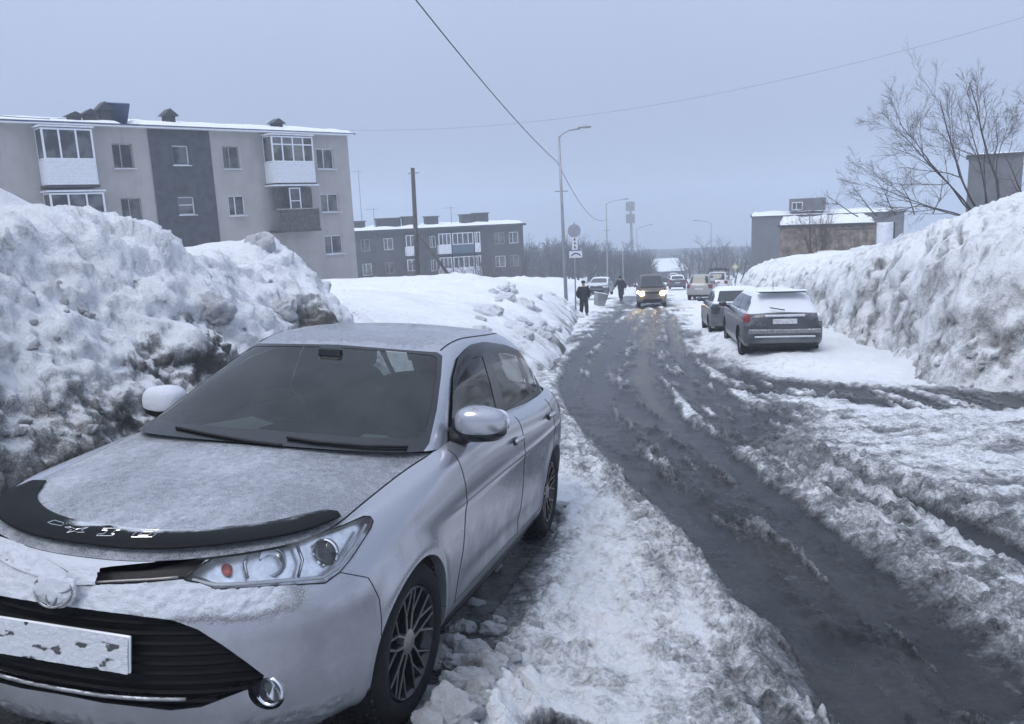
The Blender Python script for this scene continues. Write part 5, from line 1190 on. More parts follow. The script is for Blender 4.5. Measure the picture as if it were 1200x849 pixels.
MT['rust'] = pmat('rusty_boards', (.20, .165, .135), .9, var=.45, vscale=2.2, stain=.5, bump=.3, bscale=18)
MT['greywall'] = pmat('grey_block_wall', (.125, .125, .132), .9, var=.12, vscale=1.0, stain=.3)
MT['darkwall'] = pmat('dark_grey_wall', (.075, .076, .08), .9, var=.15, stain=.3)
def boxhouse(name, label, u0, u1, vt, depth, hgt, dep, m, roof_h=.25, parts=None, vp=None):
    """flat-roofed block whose front spans the two pixels at that depth, lying square to the view or running to vp"""
    d_ = ray(u0, vt); ny = np.array([d_[0], d_[1], 0]); ny /= np.linalg.norm(ny)       # side wall lies along the line of sight past its corner
    fr = (at_depth(u1, vt, depth), np.array([ny[1], -ny[0], 0]), ny); root = empty(name); place(root, fr); tag(root, label, 'building')
    x0 = on_plane(fr, u0, vt)[0]; mb = MB(); mb.box((x0 / 2, dep / 2, -hgt / 2), (-x0, dep, hgt)); mb.build('wall', MT[m], root)
    MB().box((x0 / 2, dep / 2, .06), (-x0 + .3, dep + .3, .12)).build('roof', MT['concd'], root)
    if roof_h > .04: snow_slab(root, x0, 0, -.1, dep, .12, roof_h, 50, 14)
    return root, fr, x0
r_, fr_, x_ = boxhouse('garage_block', 'long grey flat-roofed garage block beyond the right snow bank', 881, 1060, 249, 84, 9, 12, 'greywall', vp=(4500, 190))
hut = empty('roof_hut'); hut.parent = r_
a_, za = on_plane(fr_, 926, 248); b_, zb_ = on_plane(fr_, 968, 234)
MB().box(((a_ + b_) / 2, 1.6, (za + zb_) / 2 + .1), (b_ - a_, 3, zb_ - za + .2)).build('hut_wall', MT['greywall'], hut)
window(hut, a_ + .15, a_ + 1.25, za + .1, zb_ - .15, .06, 1, sill=False, t=.08)
r_, fr_, x_ = boxhouse('rusty_shed', 'low shed of weathered brown boards standing behind the right snow bank', 914, 1026, 263, 52, 5, 7, 'rust', .35, vp=(5200, 200))
nb = 24
for k in range(nb): MB().box((x_ + (-x_) * (k + .5) / nb, -.03 - .012 * (k % 3), -1.6), (-x_ / nb * .94, .05, 3.0 - .05 * (k % 2))).build('board', MT['rust'], r_)
for k in range(2): MB().box((x_ * (.22 + .0 * k), -.06, -.25 - 2.2 * k), (-x_ * .4, .05, .12)).build('batten', MT['darkwood'], r_)
boxhouse('concrete_shed', 'dark grey concrete shed half hidden behind the bare trees on the slope', 1136, 1200, 181, 44, 5, 4, 'greywall', .05, vp=(3000, 160))
boxhouse('terrace_block', 'far long blue-grey block with white roofline beyond the road end', 690, 884, 291, 330, 14, 14, 'darkwall', .02)
def gable(name, label, u0, u1, v_eave, v_ridge, depth, dep, m='greywall', wallh=4.5):
    fr = frame_from((u1, v_eave), depth, (60000, 243 - .042 * 59400)); root = empty(name); place(root, fr); tag(root, label, 'building')
    x0 = on_plane(fr, u0, v_eave)[0]; rh = on_plane(fr, (u0 + u1) / 2, v_ridge)[1]
    MB().box((x0 / 2, dep / 2, -wallh / 2), (-x0, dep, wallh)).build('wall', MT[m], root)
    s_ = MB(); o_ = .5
    s_.add([(x0 - o_, -o_, 0), (o_, -o_, 0), (o_, dep / 2, rh), (x0 - o_, dep / 2, rh), (o_, dep + o_, 0), (x0 - o_, dep + o_, 0)], [(0, 1, 2, 3), (3, 2, 4, 5), (1, 4, 2), (0, 3, 5)])
    s_.build('roof', MT['sillm'], root)
gable('snowy_roofed_house', 'low house with wide snow-covered roof at the far end of the road', 762, 798, 311, 305, 195, 12)
gable('snowy_roofed_house', 'second low snow-roofed house standing in front of the wide snow-covered roof', 774, 806, 317, 312, 170, 10)

# ------------------------------------------------------------------ poles, lamps, signs, wires
def ground_at(x, y): return float(base_z(x, y))
def lamp_post(u_top, v_top, u_bot, v_bot, depth, u_arm, v_arm, label, r=.085):
    p = at_depth(u_top, v_top, depth); b = at_depth(u_bot, v_bot, depth); t_ = (b - p) / (p[2] - b[2]); zb_ = ground_at(b[0], b[1]); base = p + t_ * (p[2] - zb_)
    root = empty('street_lamp', base); tag(root, label, 'street lamp', 'lamp posts along the road'); q = p - base
    MB().tube([(0, 0, 0), q * .5, q], [r * 1.25, r, r * .62], 10).build('post', MT['galv'], root, True)
    e = at_depth(u_arm, v_arm, depth) - base; m_ = q * .55 + e * .45 + np.array([0, 0, .12])
    MB().tube([q - np.array([0, 0, .2]), q * .92 + e * .08 + np.array([0, 0, .02]), m_, e], r * .42, 8).build('arm', MT['galv'], root, True)
    d = (e - q) / np.linalg.norm(e - q); P, F = superbox(tuple(e + d * .25), (.34, .12, .07), 2.6, (24, 14)); ang = math.atan2(d[1], d[0])
    mk('lamp_head', P, F, MT['galv'], root); MB().tube([q * .70 - np.array([.35, 0, 0]), q * .70 + np.array([.35, 0, 0])], .03, 5).build('bracket', MT['galv'], root)
    return base, q
L1 = lamp_post(655, 160, 662.5, 330, 43, 680, 151, 'tall grey street lamp standing beside the round sign')
L2 = lamp_post(710.5, 239, 712, 325, 92, 731, 234, 'street lamp with crossbar between the round sign and the antenna mast', .08)
L3 = lamp_post(746, 269, 748, 320, 140, 761, 264, 'small distant street lamp just right of the antenna mast', .09)
L4 = lamp_post(833.5, 262, 833, 312, 120, 817, 259, 'street lamp on the right roadside beside the brown bushes', .08)
MB_ = MB(); b_ = at_depth(730.5, 330, 74); b_[2] = ground_at(b_[0], b_[1]); t_ = at_depth(729.5, 283, 74)
MB_.tube([b_, t_], [.07, .05], 8); o_ = MB_.build('thin_pole', MT['galv'], None, True); tag(o_, 'thin plain pole behind the far pedestrian', 'pole')
def mast():
    top = at_depth(738.5, 236, 190); b = top.copy(); b[0] += .5; b[2] = ground_at(b[0], b[1]) ; root = empty('antenna_mast', b); tag(root, 'tall phone mast with a cluster of antennas on top', 'mast'); h = top[2] - b[2]
    MB().tube([(0, 0, 0), (-.25, 0, h * .5), (-.5, 0, h)], [.42, .34, .28], 10).build('column', MT['galv'], root, True)
    for k in range(6):
        a = k * math.pi / 3; c, s_ = math.cos(a), math.sin(a)
        for zz in (h - 1.2, h - 4.0): MB().box((-.5 + .85 * c, .85 * s_, zz), (.34, .30, 2.1), rotz(a)).build('panel_antenna', MT['galv'], root)
    for zz in (h - .4, h - 2.2, h - 5.0): MB().lathe([(.9, zz), (.9, zz + .12), (.78, zz + .12), (.78, zz)], 18, 'z', (-.5, 0, 0), True).build('ring', MT['galv'], root)
mast()
def upole():
    b = at_depth(490, 330, 40); t_ = at_depth(483.5, 197, 40); b2 = b + (b - t_) * .12; root = empty('utility_pole', b2); tag(root, 'weathered wooden utility pole with slanting brace before the dark block', 'utility pole')
    MB().tube([(0, 0, 0), t_ - b2], [.13, .095], 10).build('post', MT['pole'], root, True)
    MB().tube([at_depth(534, 334, 39.6) - b2, at_depth(489, 272, 40) - b2], [.085, .07], 8).build('brace', MT['pole'], root, True)
    q = at_depth(484, 203, 40) - b2; MB().tube([q + np.array([-.25, 0, 0]), q + np.array([.3, 0, 0])], .03, 6).build('crossbar', MT['galv'], root)
    for sx in (-.2, .25): MB().lathe([(.045, 0), (.05, .05), (.03, .1), (0, .12)], 10, 'z', tuple(q + np.array([sx, 0, .02]))).build('insulator', MT['wframe'], root, True)
upole()
MT['signback'] = pmat('sign_back', (.33, .33, .37), .5, .3, var=.1, dust=.25)
MT['signwhite'] = pmat('sign_white', (.66, .68, .72), .45)
MT['signyellow'] = pmat('sign_yellow', (.42, .42, .16), .5)
def signpost():
    dp = 40; b = at_depth(674, 335, dp); b[2] = ground_at(b[0], b[1]); t_ = at_depth(672.7, 261, dp); root = empty('road_sign', b); tag(root, 'round road sign over two white plates beside the tall lamp', 'road sign')
    MB().tube([(0, 0, 0), t_ - b], .035, 8).build('post', MT['galv'], root, True)
    c = at_depth(672.8, 270.7, dp) - b; yaw = rotz(.05)
    MB().lathe([(0, -.075), (.32, -.075), (.32, -.045), (0, -.045)], 36, 'y', tuple(c)).build('round_plate', MT['signback'], root)
    c1 = at_depth(673.4, 285.4, dp) - b; p1 = MB().box(c1 + np.array([0, -.06, 0]), (.28, .02, .62), bev=.006).build('upper_plate', MT['signwhite'], root)
    for dz in (.19, 0, -.19): MB().box(c1 + np.array([0, -.074, dz]), (.07, .008, .11)).build('mark', MT['cable'], p1)
    c2 = at_depth(674.5, 298.3, dp) - b; p2 = MB().box(c2 + np.array([0, -.06, 0]), (.64, .02, .33), bev=.006).build('lower_plate', MT['signwhite'], root)
    MB().tube([c2 + np.array([-.22, -.074, -.06]), c2 + np.array([-.05, -.074, .05]), c2 + np.array([.10, -.074, .04]), c2 + np.array([.24, -.074, -.07])], .03, 4).build('mark', MT['cable'], p2)
signpost()
def warn():
    dp = 62; b = at_depth(862, 334, dp); b[2] = ground_at(b[0], b[1]); c = at_depth(861.5, 313, dp) - b; root = empty('warning_sign', b); tag(root, 'small yellow sign on a post beyond the roof-rack pickup', 'road sign')
    MB().tube([(0, 0, 0), c + np.array([0, .04, -.1])], .035, 8).build('post', MT['galv'], root, True); R_ = np.array([[.7071, 0, -.7071], [0, 1, 0], [.7071, 0, .7071]])
    MB().box(c, (.46, .025, .46), R_, bev=.01).build('plate', MT['signyellow'], root); MB().box(c + np.array([0, -.016, 0]), (.24, .01, .24), R_).build('inner_plate', MT['signwhite'], root)
warn()
def cable(pts, r, label, sag=.0):
    P3 = []
    for a, b in zip(pts, pts[1:]):
        a, b = np.array(a), np.array(b); n = 40
        for k in range(n): t_ = k / n; P3.append(a + (b - a) * t_ - np.array([0, 0, sag * 4 * t_ * (1 - t_)]))
    P3.append(np.array(pts[-1])); o = MB().tube(P3, r, 5).build('overhead_cable', MT['cable'], None, True); tag(o, label, 'cable')
w1 = at_depth(653, 190, 43)
cable([at_depth(440, -60, 16), w1], .016, 'dark overhead cable swooping down to the tall street lamp', .25)
cable([w1, at_depth(711, 256, 92)], .018, 'overhead cable running between the two street lamps', 1.3)
cable([at_depth(392, 152, 49.5), at_depth(1300, -10, 32)], .005, 'thin pale overhead wire crossing the whole street from the beige block', 1.5)
cable([at_depth(-60, 129, 30), at_depth(104, 138, 43)], .014, 'short black wire running to the roof of the beige block', .15)
# ------------------------------------------------------------------ trees and shrubs (bare in winter)
MT['bark'] = pmat('dark_bark', (.060, .054, .052), .95, var=.3, vscale=12, bump=.3)
MT['twig'] = pmat('twigs', (.125, .115, .113), .95, var=.2)
MT['woodtwig'] = pmat('woodland_twigs', (.062, .056, .056), .95, var=.25)
MT['redtwig'] = pmat('brown_twigs', (.100, .074, .066), .95, var=.25)
def grow(out_t, out_c, p, d, ln, r, lv, rs, maxlv, up=.12, spread=.7, kids=(5, 8), shrink=.55):
    n = 5 if lv < 2 else 3; pts = [p]; dirs = []
    for k in range(n):
        d = d + rs.normal(0, .10 + .05 * lv, 3); d[2] += up * .35; d /= np.linalg.norm(d); pts.append(pts[-1] + d * ln / n); dirs.append(d.copy())
    rads = [max(r * (1 - .75 * k / n), .0028) for k in range(n + 1)]
    (out_t if lv == 0 else out_c).tube(pts, rads, 6 if lv == 0 else (4 if lv == 1 else 3), False)
    if lv >= maxlv: return
    for k in range(rs.integers(kids[0], kids[1] + 1)):
        t_ = rs.uniform(.25, 1.0); i = min(int(t_ * n), n - 1); q = pts[i] + (pts[i + 1] - pts[i]) * (t_ * n - i)
        s_ = rs.normal(0, 1, 3); s_ -= dirs[i] * (s_ @ dirs[i]); s_ /= np.linalg.norm(s_); nd_ = dirs[i] * (1 - spread * .55) + s_ * spread; nd_ /= np.linalg.norm(nd_)
        grow(out_t, out_c, q, nd_, ln * shrink * rs.uniform(.7, 1.15) * (1.15 - .5 * t_), rads[i] * .60, lv + 1, rs, maxlv, up, spread, kids, shrink)
def bare_tree(name, label, cat, base, stems, seed, maxlv=3, m='twig', group=None, **kw):
    rs = np.random.default_rng(seed); root = empty(name, base); tag(root, label, cat, group); cr = MB()
    for off, d, ln, r in stems:
        t_ = MB(); grow(t_, cr, np.array(off, float), np.array(d, float) / np.linalg.norm(d), ln, r, 0, rs, maxlv, **kw); t_.build('trunk', MT['bark'], root, True)
    o = cr.build('branches', MT[m], root, True); o['kind'] = 'stuff'; return root
b = at_depth(1152, 247, 23)
bare_tree('bare_tree', 'spreading many-stemmed bare tree leaning over the right snow bank', 'tree', b - np.array([0, 0, .25]),
          [((.1, 0, 0), (-.12, .1, 1), 2.6, .024), ((0, 0, 0), (-.40, 0, 1), 3.7, .034), ((-.05, .1, 0), (-.62, .1, 1), 3.6, .030), ((-.1, 0, 0), (-.95, 0, .9), 3.4, .028), ((-.15, .1, 0), (-1.25, .1, .75), 3.2, .025), ((-.2, 0, 0), (-1.5, .0, .5), 2.7, .021), ((.2, 0, 0), (-.25, -.1, 1), 3.2, .026)], 17, 3, kids=(6, 8), spread=.42, shrink=.54, up=.10)
b = at_depth(1172, 226, 25)
bare_tree('bare_tree', 'slender upright bare tree with wispy crown beside the dark grey shed', 'tree', b - np.array([0, 0, .4]), [((0, 0, 0), (-.20, 0, 1), 3.9, .042), ((.15, 0, 0), (-.45, 0, .9), 2.4, .026)], 23, 3, kids=(6, 8), spread=.42, shrink=.48, up=.25)
b = at_depth(1205, 225, 23); bare_tree('young_tree', 'thin sapling at the top of the right snow slope', 'tree', b - np.array([0, 0, .4]), [((0, 0, 0), (-.45, 0, 1), 1.7, .025), ((.1, 0, 0), (-.8, 0, .8), 1.2, .02)], 31, 2)
b = at_depth(1236, 232, 24); bare_tree('bare_tree', 'bare tree showing only its twigs over the top of the slope', 'tree', b, [((0, 0, 0), (-.12, 0, 1), 3.9, .055)], 33, 3, kids=(5, 7))
b = at_depth(957, 300, 48); bare_tree('bare_bush', 'pale bare bush sprouting in front of the brown board shed', 'bush', b - np.array([0, 0, .8]), [((.25 * math.cos(k), .2 * math.sin(k), 0), (.35 * math.cos(k * 1.3), .2, 1), 3.3, .035) for k in range(9)], 41, 2, 'redtwig', kids=(8, 10))
b = at_depth(1050, 243, 26); bare_tree('low_brush', 'low tangled brush spreading left of the leaning bare tree', 'bush', b - np.array([0, 0, .25]), [((.6 * k - 1.2, 0, 0), (-.8 + .25 * k, .1, .5), 1.3, .02) for k in range(5)], 43, 2, kids=(6, 9))
for k, u in enumerate((428, 447, 462, 478, 500, 520, 541, 563, 583, 604)):
    b = at_depth(u, 330, 78 + (k % 3) * 4); b[2] = ground_at(b[0], b[1]); hh = 6.6 + .6 * math.sin(k * 2.1)
    bare_tree('bare_shrub', 'reddish-brown bare shrub growing before the dark apartment block', 'bush', b, [((.5 * math.cos(q * 2.4), .4 * math.sin(q * 2.4), 0), (.45 * math.cos(q * 2.4), .3 * math.sin(q * 2.4), 1), hh * (.62 + .06 * (q % 3)), .05) for q in range(6)], 50 + k, 2, 'redtwig', 'shrubs before the dark apartment block', kids=(5, 7), shrink=.46)
for k, (u, v, dp) in enumerate(((815, 318, 112), (838, 318, 118), (858, 314, 108))):
    b = at_depth(u, v, dp); b[2] = ground_at(b[0], b[1]); bare_tree('bare_shrub', 'big rounded brown bare bush beside the lamp on the right roadside', 'bush', b, [((1.1 * math.cos(q * 2.4), .8 * math.sin(q * 2.4), 0), (.55 * math.cos(q * 2.4), .4 * math.sin(q * 2.4), 1), 4.6, .07) for q in range(7)], 70 + k, 2, 'redtwig', 'brown bushes on the right roadside', kids=(8, 10), shrink=.42)
def woodland(name, label, spots, m, seed):
    rs = np.random.default_rng(seed); tmpl = []
    for k in range(5):
        t_ = MB(); grow(t_, t_, np.zeros(3), np.array([0, 0, 1.]), .62, .032, 0, rs, 2, .2, .62, (5, 7), .62)
        f3 = []; V_ = np.array(t_.V)
        tmpl.append((V_, np.array([f for f in t_.F if len(f) == 4])))
    VV = []; FF = []; n = 0
    for (x, y, h) in spots:
        V_, F_ = tmpl[rs.integers(5)]; R_ = rotz(rs.uniform(0, 6.28)); VV.append((V_ * np.array([h * .9, h * .9, h])) @ R_.T + np.array([x, y, ground_at(x, y)])); FF.append(F_ + n); n += len(V_)
    o = mk(name, np.vstack(VV), np.vstack(FF), MT[m]); tag(o, label, 'woodland', kind='stuff')
rs = np.random.default_rng(5)
sp_ = []
for k in range(230):
    u = rs.uniform(606, 765); dp = rs.uniform(110, 210); p = at_depth(u, 300, dp); sp_.append((p[0], p[1], rs.uniform(6.0, 8.6) * dp / 155 * (1.35 if u < 700 else 1.0)))
woodland('bare_woodland', 'belt of bare grey-brown woodland behind the left snow bank', sp_, 'woodtwig', 3)
sp_ = []
for k in range(170):
    u = rs.uniform(690, 900); dp = rs.uniform(150, 310); p = at_depth(u, 300, dp)
    if not 748 < u < 806 or dp > 205: sp_.append((p[0], p[1], rs.uniform(7.5, 10.5)))
woodland('far_woodland', 'hazy strip of far woodland at the foot of the long block', sp_, 'woodtwig', 4)

# ------------------------------------------------------------------ other vehicles
def car_lod(name, label, pos, yaw, sp, group=None):
    """pos: ground point under the middle of the car; yaw: direction the nose points, from +y towards +x"""
    L, hw, belt, roof = sp['L'], sp['hw'], sp['belt'], sp['roof']; hz = sp['hood']; cw, wt, rt, rb = sp['cowl'], sp['wst'], sp['rt'], sp['rb']; fo, wb, wr = sp['fo'], sp['wb'], sp.get('wr', .33); gc = sp.get('gc', .22)
    h = np.array([math.sin(yaw), math.cos(yaw), 0]); e_ = .5
    slope = (ground_at(pos[0] + h[0] * e_, pos[1] + h[1] * e_) - ground_at(pos[0] - h[0] * e_, pos[1] - h[1] * e_)) / (2 * e_); h[2] = slope; h /= np.linalg.norm(h)
    y_ = -h; x_ = np.cross(y_, [0, 0, 1]); x_ /= np.linalg.norm(x_); z_ = np.cross(x_, y_)
    M_ = np.eye(4); M_[:3, 0] = x_; M_[:3, 1] = y_; M_[:3, 2] = z_; M_[:3, 3] = np.array(pos) - y_ * L / 2; root = empty(name, M=Matrix(M_.tolist())); tag(root, label, 'car' if sp.get('cat') is None else sp['cat'], group)
    q = sp.get('q', 1.0); nF, nS, nR, nv = [int(v * q) for v in (30, 60, 30, 34)]
    zt = lambda f_, s_, r_: [(0, f_), (cw * .55, f_ + (s_ - f_) * .6), (cw, s_), (L * .6, s_), (L, r_)]
    W = lambda w_: [(0, w_ - .03), (fo, w_), (L * .5, w_), (L - .6, w_), (L, w_ - .03)]
    lv = [dict(f=(.10, .5, 2.8), w=W(hw - .07), z=zt(gc, gc, gc + .06), r=(L - .07, .4, 3)), dict(f=(.02, .55, 2.8), w=W(hw - .02), z=zt(gc + .1, gc + .1, gc + .14), r=(L - .01, .4, 3)),
          dict(f=(0, .6, 2.7), w=W(hw), z=zt(min(.52, hz - .2), .52, .56), r=(L, .42, 3)), dict(f=(.02, .6, 2.7), w=W(hw), z=zt(hz - .11, belt - .20, belt - .20), r=(L - .01, .42, 3)),
          dict(f=(.05, .55, 2.6), w=W(hw - .018), z=zt(hz - .04, belt - .09, belt - .08), r=(L - .03, .40, 3)), dict(f=(.10, .45, 2.6), w=W(hw - .09), z=zt(hz, belt, belt), r=(L - .07, .36, 3))]
    G = shell(lv, nF, nS, nR, nv); pt = Patch(G); T = G[:, -1]
    if sp.get('nobox'): pass
    pm = MT[sp['paint']]; fr_ = sp.get('frost', .3)
    frost = lambda V, N: .0 + fr_ * sstep(-.2, .8, N[:, 2]) + sp.get('rear_frost', 0) * (V[:, 1] > L - .5) * sstep(.55, .8, V[:, 2]) + .3 * fbm(V, 3, 3, 5)
    for d0 in (fo, fo + wb):
        F = pt.cut([(d0 + (wr + .045) * math.cos(a), wr + (wr + .045) * math.sin(a)) for a in np.linspace(0, 2 * math.pi, 32, endpoint=False)], side_view, lambda c: c[:, 0] > .5)
        wall(pt, F, np.array([-.08, 0, 0]), 'arch_lip', MT['black'], root)
    fl = lambda c: c[:, 1] < .55
    rr = lambda c: c[:, 1] > L - .45
    hl = pt.cut([(hw * .55, hz - .14), (hw * .62, hz - .05), (hw + .1, hz + .02), (hw + .1, hz - .12), (hw * .8, hz - .17)], front_view, fl)
    gr = pt.cut([(-1, hz - .16), (hw * .5, hz - .16), (hw * .5, hz - .05), (-1, hz - .05)], front_view, fl); lg = pt.cut([(-1, gc + .06), (hw * .6, gc + .06), (hw * .66, gc + .24), (-1, gc + .24)], front_view, fl)
    tl = pt.cut(sp.get('tail', [(hw - .22, belt - .28), (hw - .30, belt - .02), (hw + .2, belt - .02), (hw + .2, belt - .30)]), front_view, rr)
    lb = pt.cut([(-1, gc - .05), (hw * .86, gc - .05), (hw * .86, gc + .13), (-1, gc + .15)], front_view, rr) if sp.get('rearlow', True) else None
    piece(pt, pt.F, 'body_shell', pm, root, frostf=frost)
    if lb is not None and len(lb): piece(pt, lb, 'rear_valance', MT['black'], root)
    if len(gr): piece(pt, gr, 'grille', MT['black'], root, off=-.02)
    if len(lg): piece(pt, lg, 'lower_grille', MT['black'], root, off=-.02)
    for sg in (1, -1):
        if len(hl): piece(pt, hl, 'headlight', MT[sp.get('lamp', 'lampin')], root, mirror=False, one_side=sg, off=.005)
        if len(tl): piece(pt, tl, 'tail_lamp', MT[sp.get('tailmat', 'red' if sg > 0 or not sp.get('rear_frost') else 'chromesnow')], root, mirror=False, one_side=sg, off=.006)
    # bonnet / rear deck: sheet spanning the top edge
    k = T[:, 1] < cw + .25
    def deck(sel, nm):
        E = T[sel]; xs = np.linspace(-1, 1, 21); P = np.stack([np.stack([E[:, 0] * x, E[:, 1] + 0 * E[:, 0], E[:, 2] + .035 * (1 - x * x) * np.minimum(1, E[:, 0] / .4)], -1) for x in xs], 1); b_ = Patch(P)
        F = b_.F
        if np.cross(b_.V[F[30, 1]] - b_.V[F[30, 0]], b_.V[F[30, 2]] - b_.V[F[30, 0]])[2] < 0: F = F[:, ::-1]
        mk(nm, b_.V, F, pm, root, attrs={'frost': np.full(len(b_.V), fr_ + .1)})
    deck(k, 'bonnet')
    k2 = T[:, 1] > rb - .3; deck(k2, sp.get('deck', 'rear_deck'))
    gl = lambda f, w, z, r: dict(f=f, w=w, z=z, r=r)
    GW = lambda w_, a, b: [(a, w_ - .02), ((a + b) / 2, w_), (b, w_ - .02)]
    c1, c2 = .35, .7; ti = sp.get('tumble', .20)
    mixd = lambda a, b, t_: a + (b - a) * t_
    GL = [gl((cw - .22, .36, 3), GW(hw - .095, cw, rb), [(cw - .2, belt + .015), (cw + .2, belt - .005), (rb, belt)], (rb, .30, 3.4))]
    for t_ in (.5, 1.0): GL.append(gl((mixd(cw - .22, wt, t_), .34, 3.4), GW(hw - .095 - ti * .75 * t_ ** 1.15, mixd(cw, wt, t_), mixd(rb, rt, t_)), [(mixd(cw - .2, wt, t_), mixd(belt, roof - .10, t_)), (mixd(rb, rt, t_), mixd(belt, roof - .10, t_))], (mixd(rb, rt, t_), .30, 3.6)))
    w2 = hw - .095 - ti * .75
    GL += [gl((wt + .10, .34, 3.2), GW(w2 - .07, wt, rt), [(wt, roof - .045), (rt, roof - .05)], (rt - .06, .30, 3.2)), gl((wt + .30, .34, 2.8), GW(w2 * .55, wt, rt), [(wt, roof - .008), (rt, roof - .015)], (rt - .25, .3, 2.6)), gl((wt + .5, .2, 2.4), GW(.03, wt, rt), [(wt, roof), (rt, roof - .005)], (rt - .45, .2, 2.4))]
    if w2 > .1: GL[-1]['w'] = [(wt, .002), (rt, .002)]
    gt = Patch(shell(GL, nF, nS, nR, nv + 8))
    line_f = lambda c: c[:, 1] < np.interp(c[:, 2], [belt, roof], [cw + .10, wt + .22]); line_r = lambda c: c[:, 1] > np.interp(c[:, 2], [belt, roof], [rb - .14, rt - .16])
    ws = gt.cut([(-1, belt + .04), (hw - .20, belt + .04), (w2 - .07, roof - .115), (-1, roof - .10)], front_view, line_f)
    rw_ = gt.cut([(-1, belt + .05), (hw - .24, belt + .05), (w2 - .10, roof - .14), (-1, roof - .125)], front_view, line_r)
    dl = gt.cut([(cw + .18, belt + .03), (wt + .20, roof - .135), (rt - .18, roof - .14), (mixd(rb, rt, .5) - .18, mixd(belt, roof, .45)), (rb - .28, belt + .05)], side_view, lambda c: (c[:, 0] > .35) & ~line_f(c) & ~line_r(c))
    piece(gt, gt.F, 'roof', pm, root, frostf=lambda V, N: sp.get('roof_frost', fr_ + .1) * sstep(-.1, .6, N[:, 2]) + .2 * fbm(V, 4, 3, 6))
    piece(gt, ws, 'windscreen', MT[sp.get('glass', 'darkglass')], root); piece(gt, rw_, 'rear_window', MT[sp.get('rearglass', 'darkglass')], root, frostf=lambda V, N: np.full(len(V), .82))
    for sg in (1, -1):
        rest = dl; mids = sp.get('bpil', [(mixd(wt, rt, .52))])
        for mb_ in mids:
            bar_, rest = gt.cut([(mb_ - .05, belt - .1), (mb_ + .05, belt - .1), (mb_ + .05, roof), (mb_ - .05, roof)], side_view, F=rest)
            if len(bar_): piece(gt, bar_, 'pillar', MT['trim'], root, mirror=False, one_side=sg)
        cuts_ = [-9] + sorted(mids) + [99]
        for a_, b_ in zip(cuts_, cuts_[1:]):
            cen = gt.V[rest].mean(1)[:, 1]; f_ = rest[(cen > a_) & (cen < b_)]
            if len(f_): piece(gt, f_, 'window_pane', MT[sp.get('glass', 'darkglass')], root, mirror=False, one_side=sg)
        mr_ = empty('door_mirror'); mr_.parent = root; P, F = superbox((sg * (hw + .10), cw + .28, belt + .06), (.10, .07, .075), 2.6, (16, 10)); mk('mirror_cover', P, F, pm, mr_, attrs={'frost': np.full(len(P), fr_)})
        MB().tube([(sg * (hw - .08), cw + .27, belt - .02), (sg * (hw + .05), cw + .28, belt + .03)], .03, 6).build('mirror_stalk', MT['black'], mr_)
        for d0 in (fo, fo + wb):
            w_ = empty('wheel'); w_.parent = root; w_.location = (sg * (hw - .12), d0, wr); w_.rotation_euler = (0, 0, 0 if sg > 0 else math.pi); r2 = wr * .66
            MB().lathe([(r2, .08), (r2 + .03, .098), (wr - .03, .098), (wr, .06), (wr, -.06), (wr - .03, -.09), (r2, -.08)], 28).build('tyre', MT['rubber'], w_, True, 40)
            rm = MB().lathe([(r2, .08), (r2 - .03, .05), (r2 - .04, .03), (.05, .045), (0, .05)], 28).build('rim', MT['trim'], w_, True, 40)
            for s5 in range(5):
                a_ = s5 * 2 * math.pi / 5; Rx = np.array([[1, 0, 0], [0, math.cos(a_), -math.sin(a_)], [0, math.sin(a_), math.cos(a_)]]); MB().box(Rx @ np.array([.072, 0, r2 * .52]), (.02, .055, r2 * .9), Rx).build('spoke', MT['alloy'], w_)
    MB().box((0, L / 2, gc + .12), (2 * hw - .35, L - .5, .28)).build('underbody', MT['black'], root)
    # number plate
    MB().box((0, L + .004, sp.get('plz', belt - .32)), (.52, .016, .112), bev=.004).build('number_plate', MT['platedirty'], root)
    return root, pt, gt
MT['darkglass'] = pmat('dark_car_glass', (.014, .016, .018), .08, var=.2, coat=.3)
MT['snowglass'] = paint_mat('snowed_glass', (.03, .032, .036), 0, .3, .40)
MT['platedirty'] = pmat('dirty_plate', (.50, .51, .54), .6, var=.2, vscale=20, dust=.4)
MT['greygreen'] = paint_mat('grey_green_paint', (.085, .098, .108), .4, .4)
MT['darkpaint'] = paint_mat('dark_grey_paint', (.060, .063, .072), .4, .35)
MT['palepaint'] = paint_mat('pale_beige_paint', (.34, .33, .32), .3, .45)
MT['whitepaint'] = paint_mat('white_paint', (.62, .63, .65), 0, .4)
MT['brownpaint'] = paint_mat('brownish_paint', (.085, .072, .058), .2, .5)
MT['blackpaint'] = paint_mat('black_paint', (.02, .021, .024), .2, .35)
m, n, l, p = newmat('lit_lamp'); p.inputs['Base Color'].default_value = (.9, .85, .7, 1); p.inputs['Emission Color'].default_value = (1.0, .80, .48, 1); p.inputs['Emission Strength'].default_value = 28; MT['lit'] = m

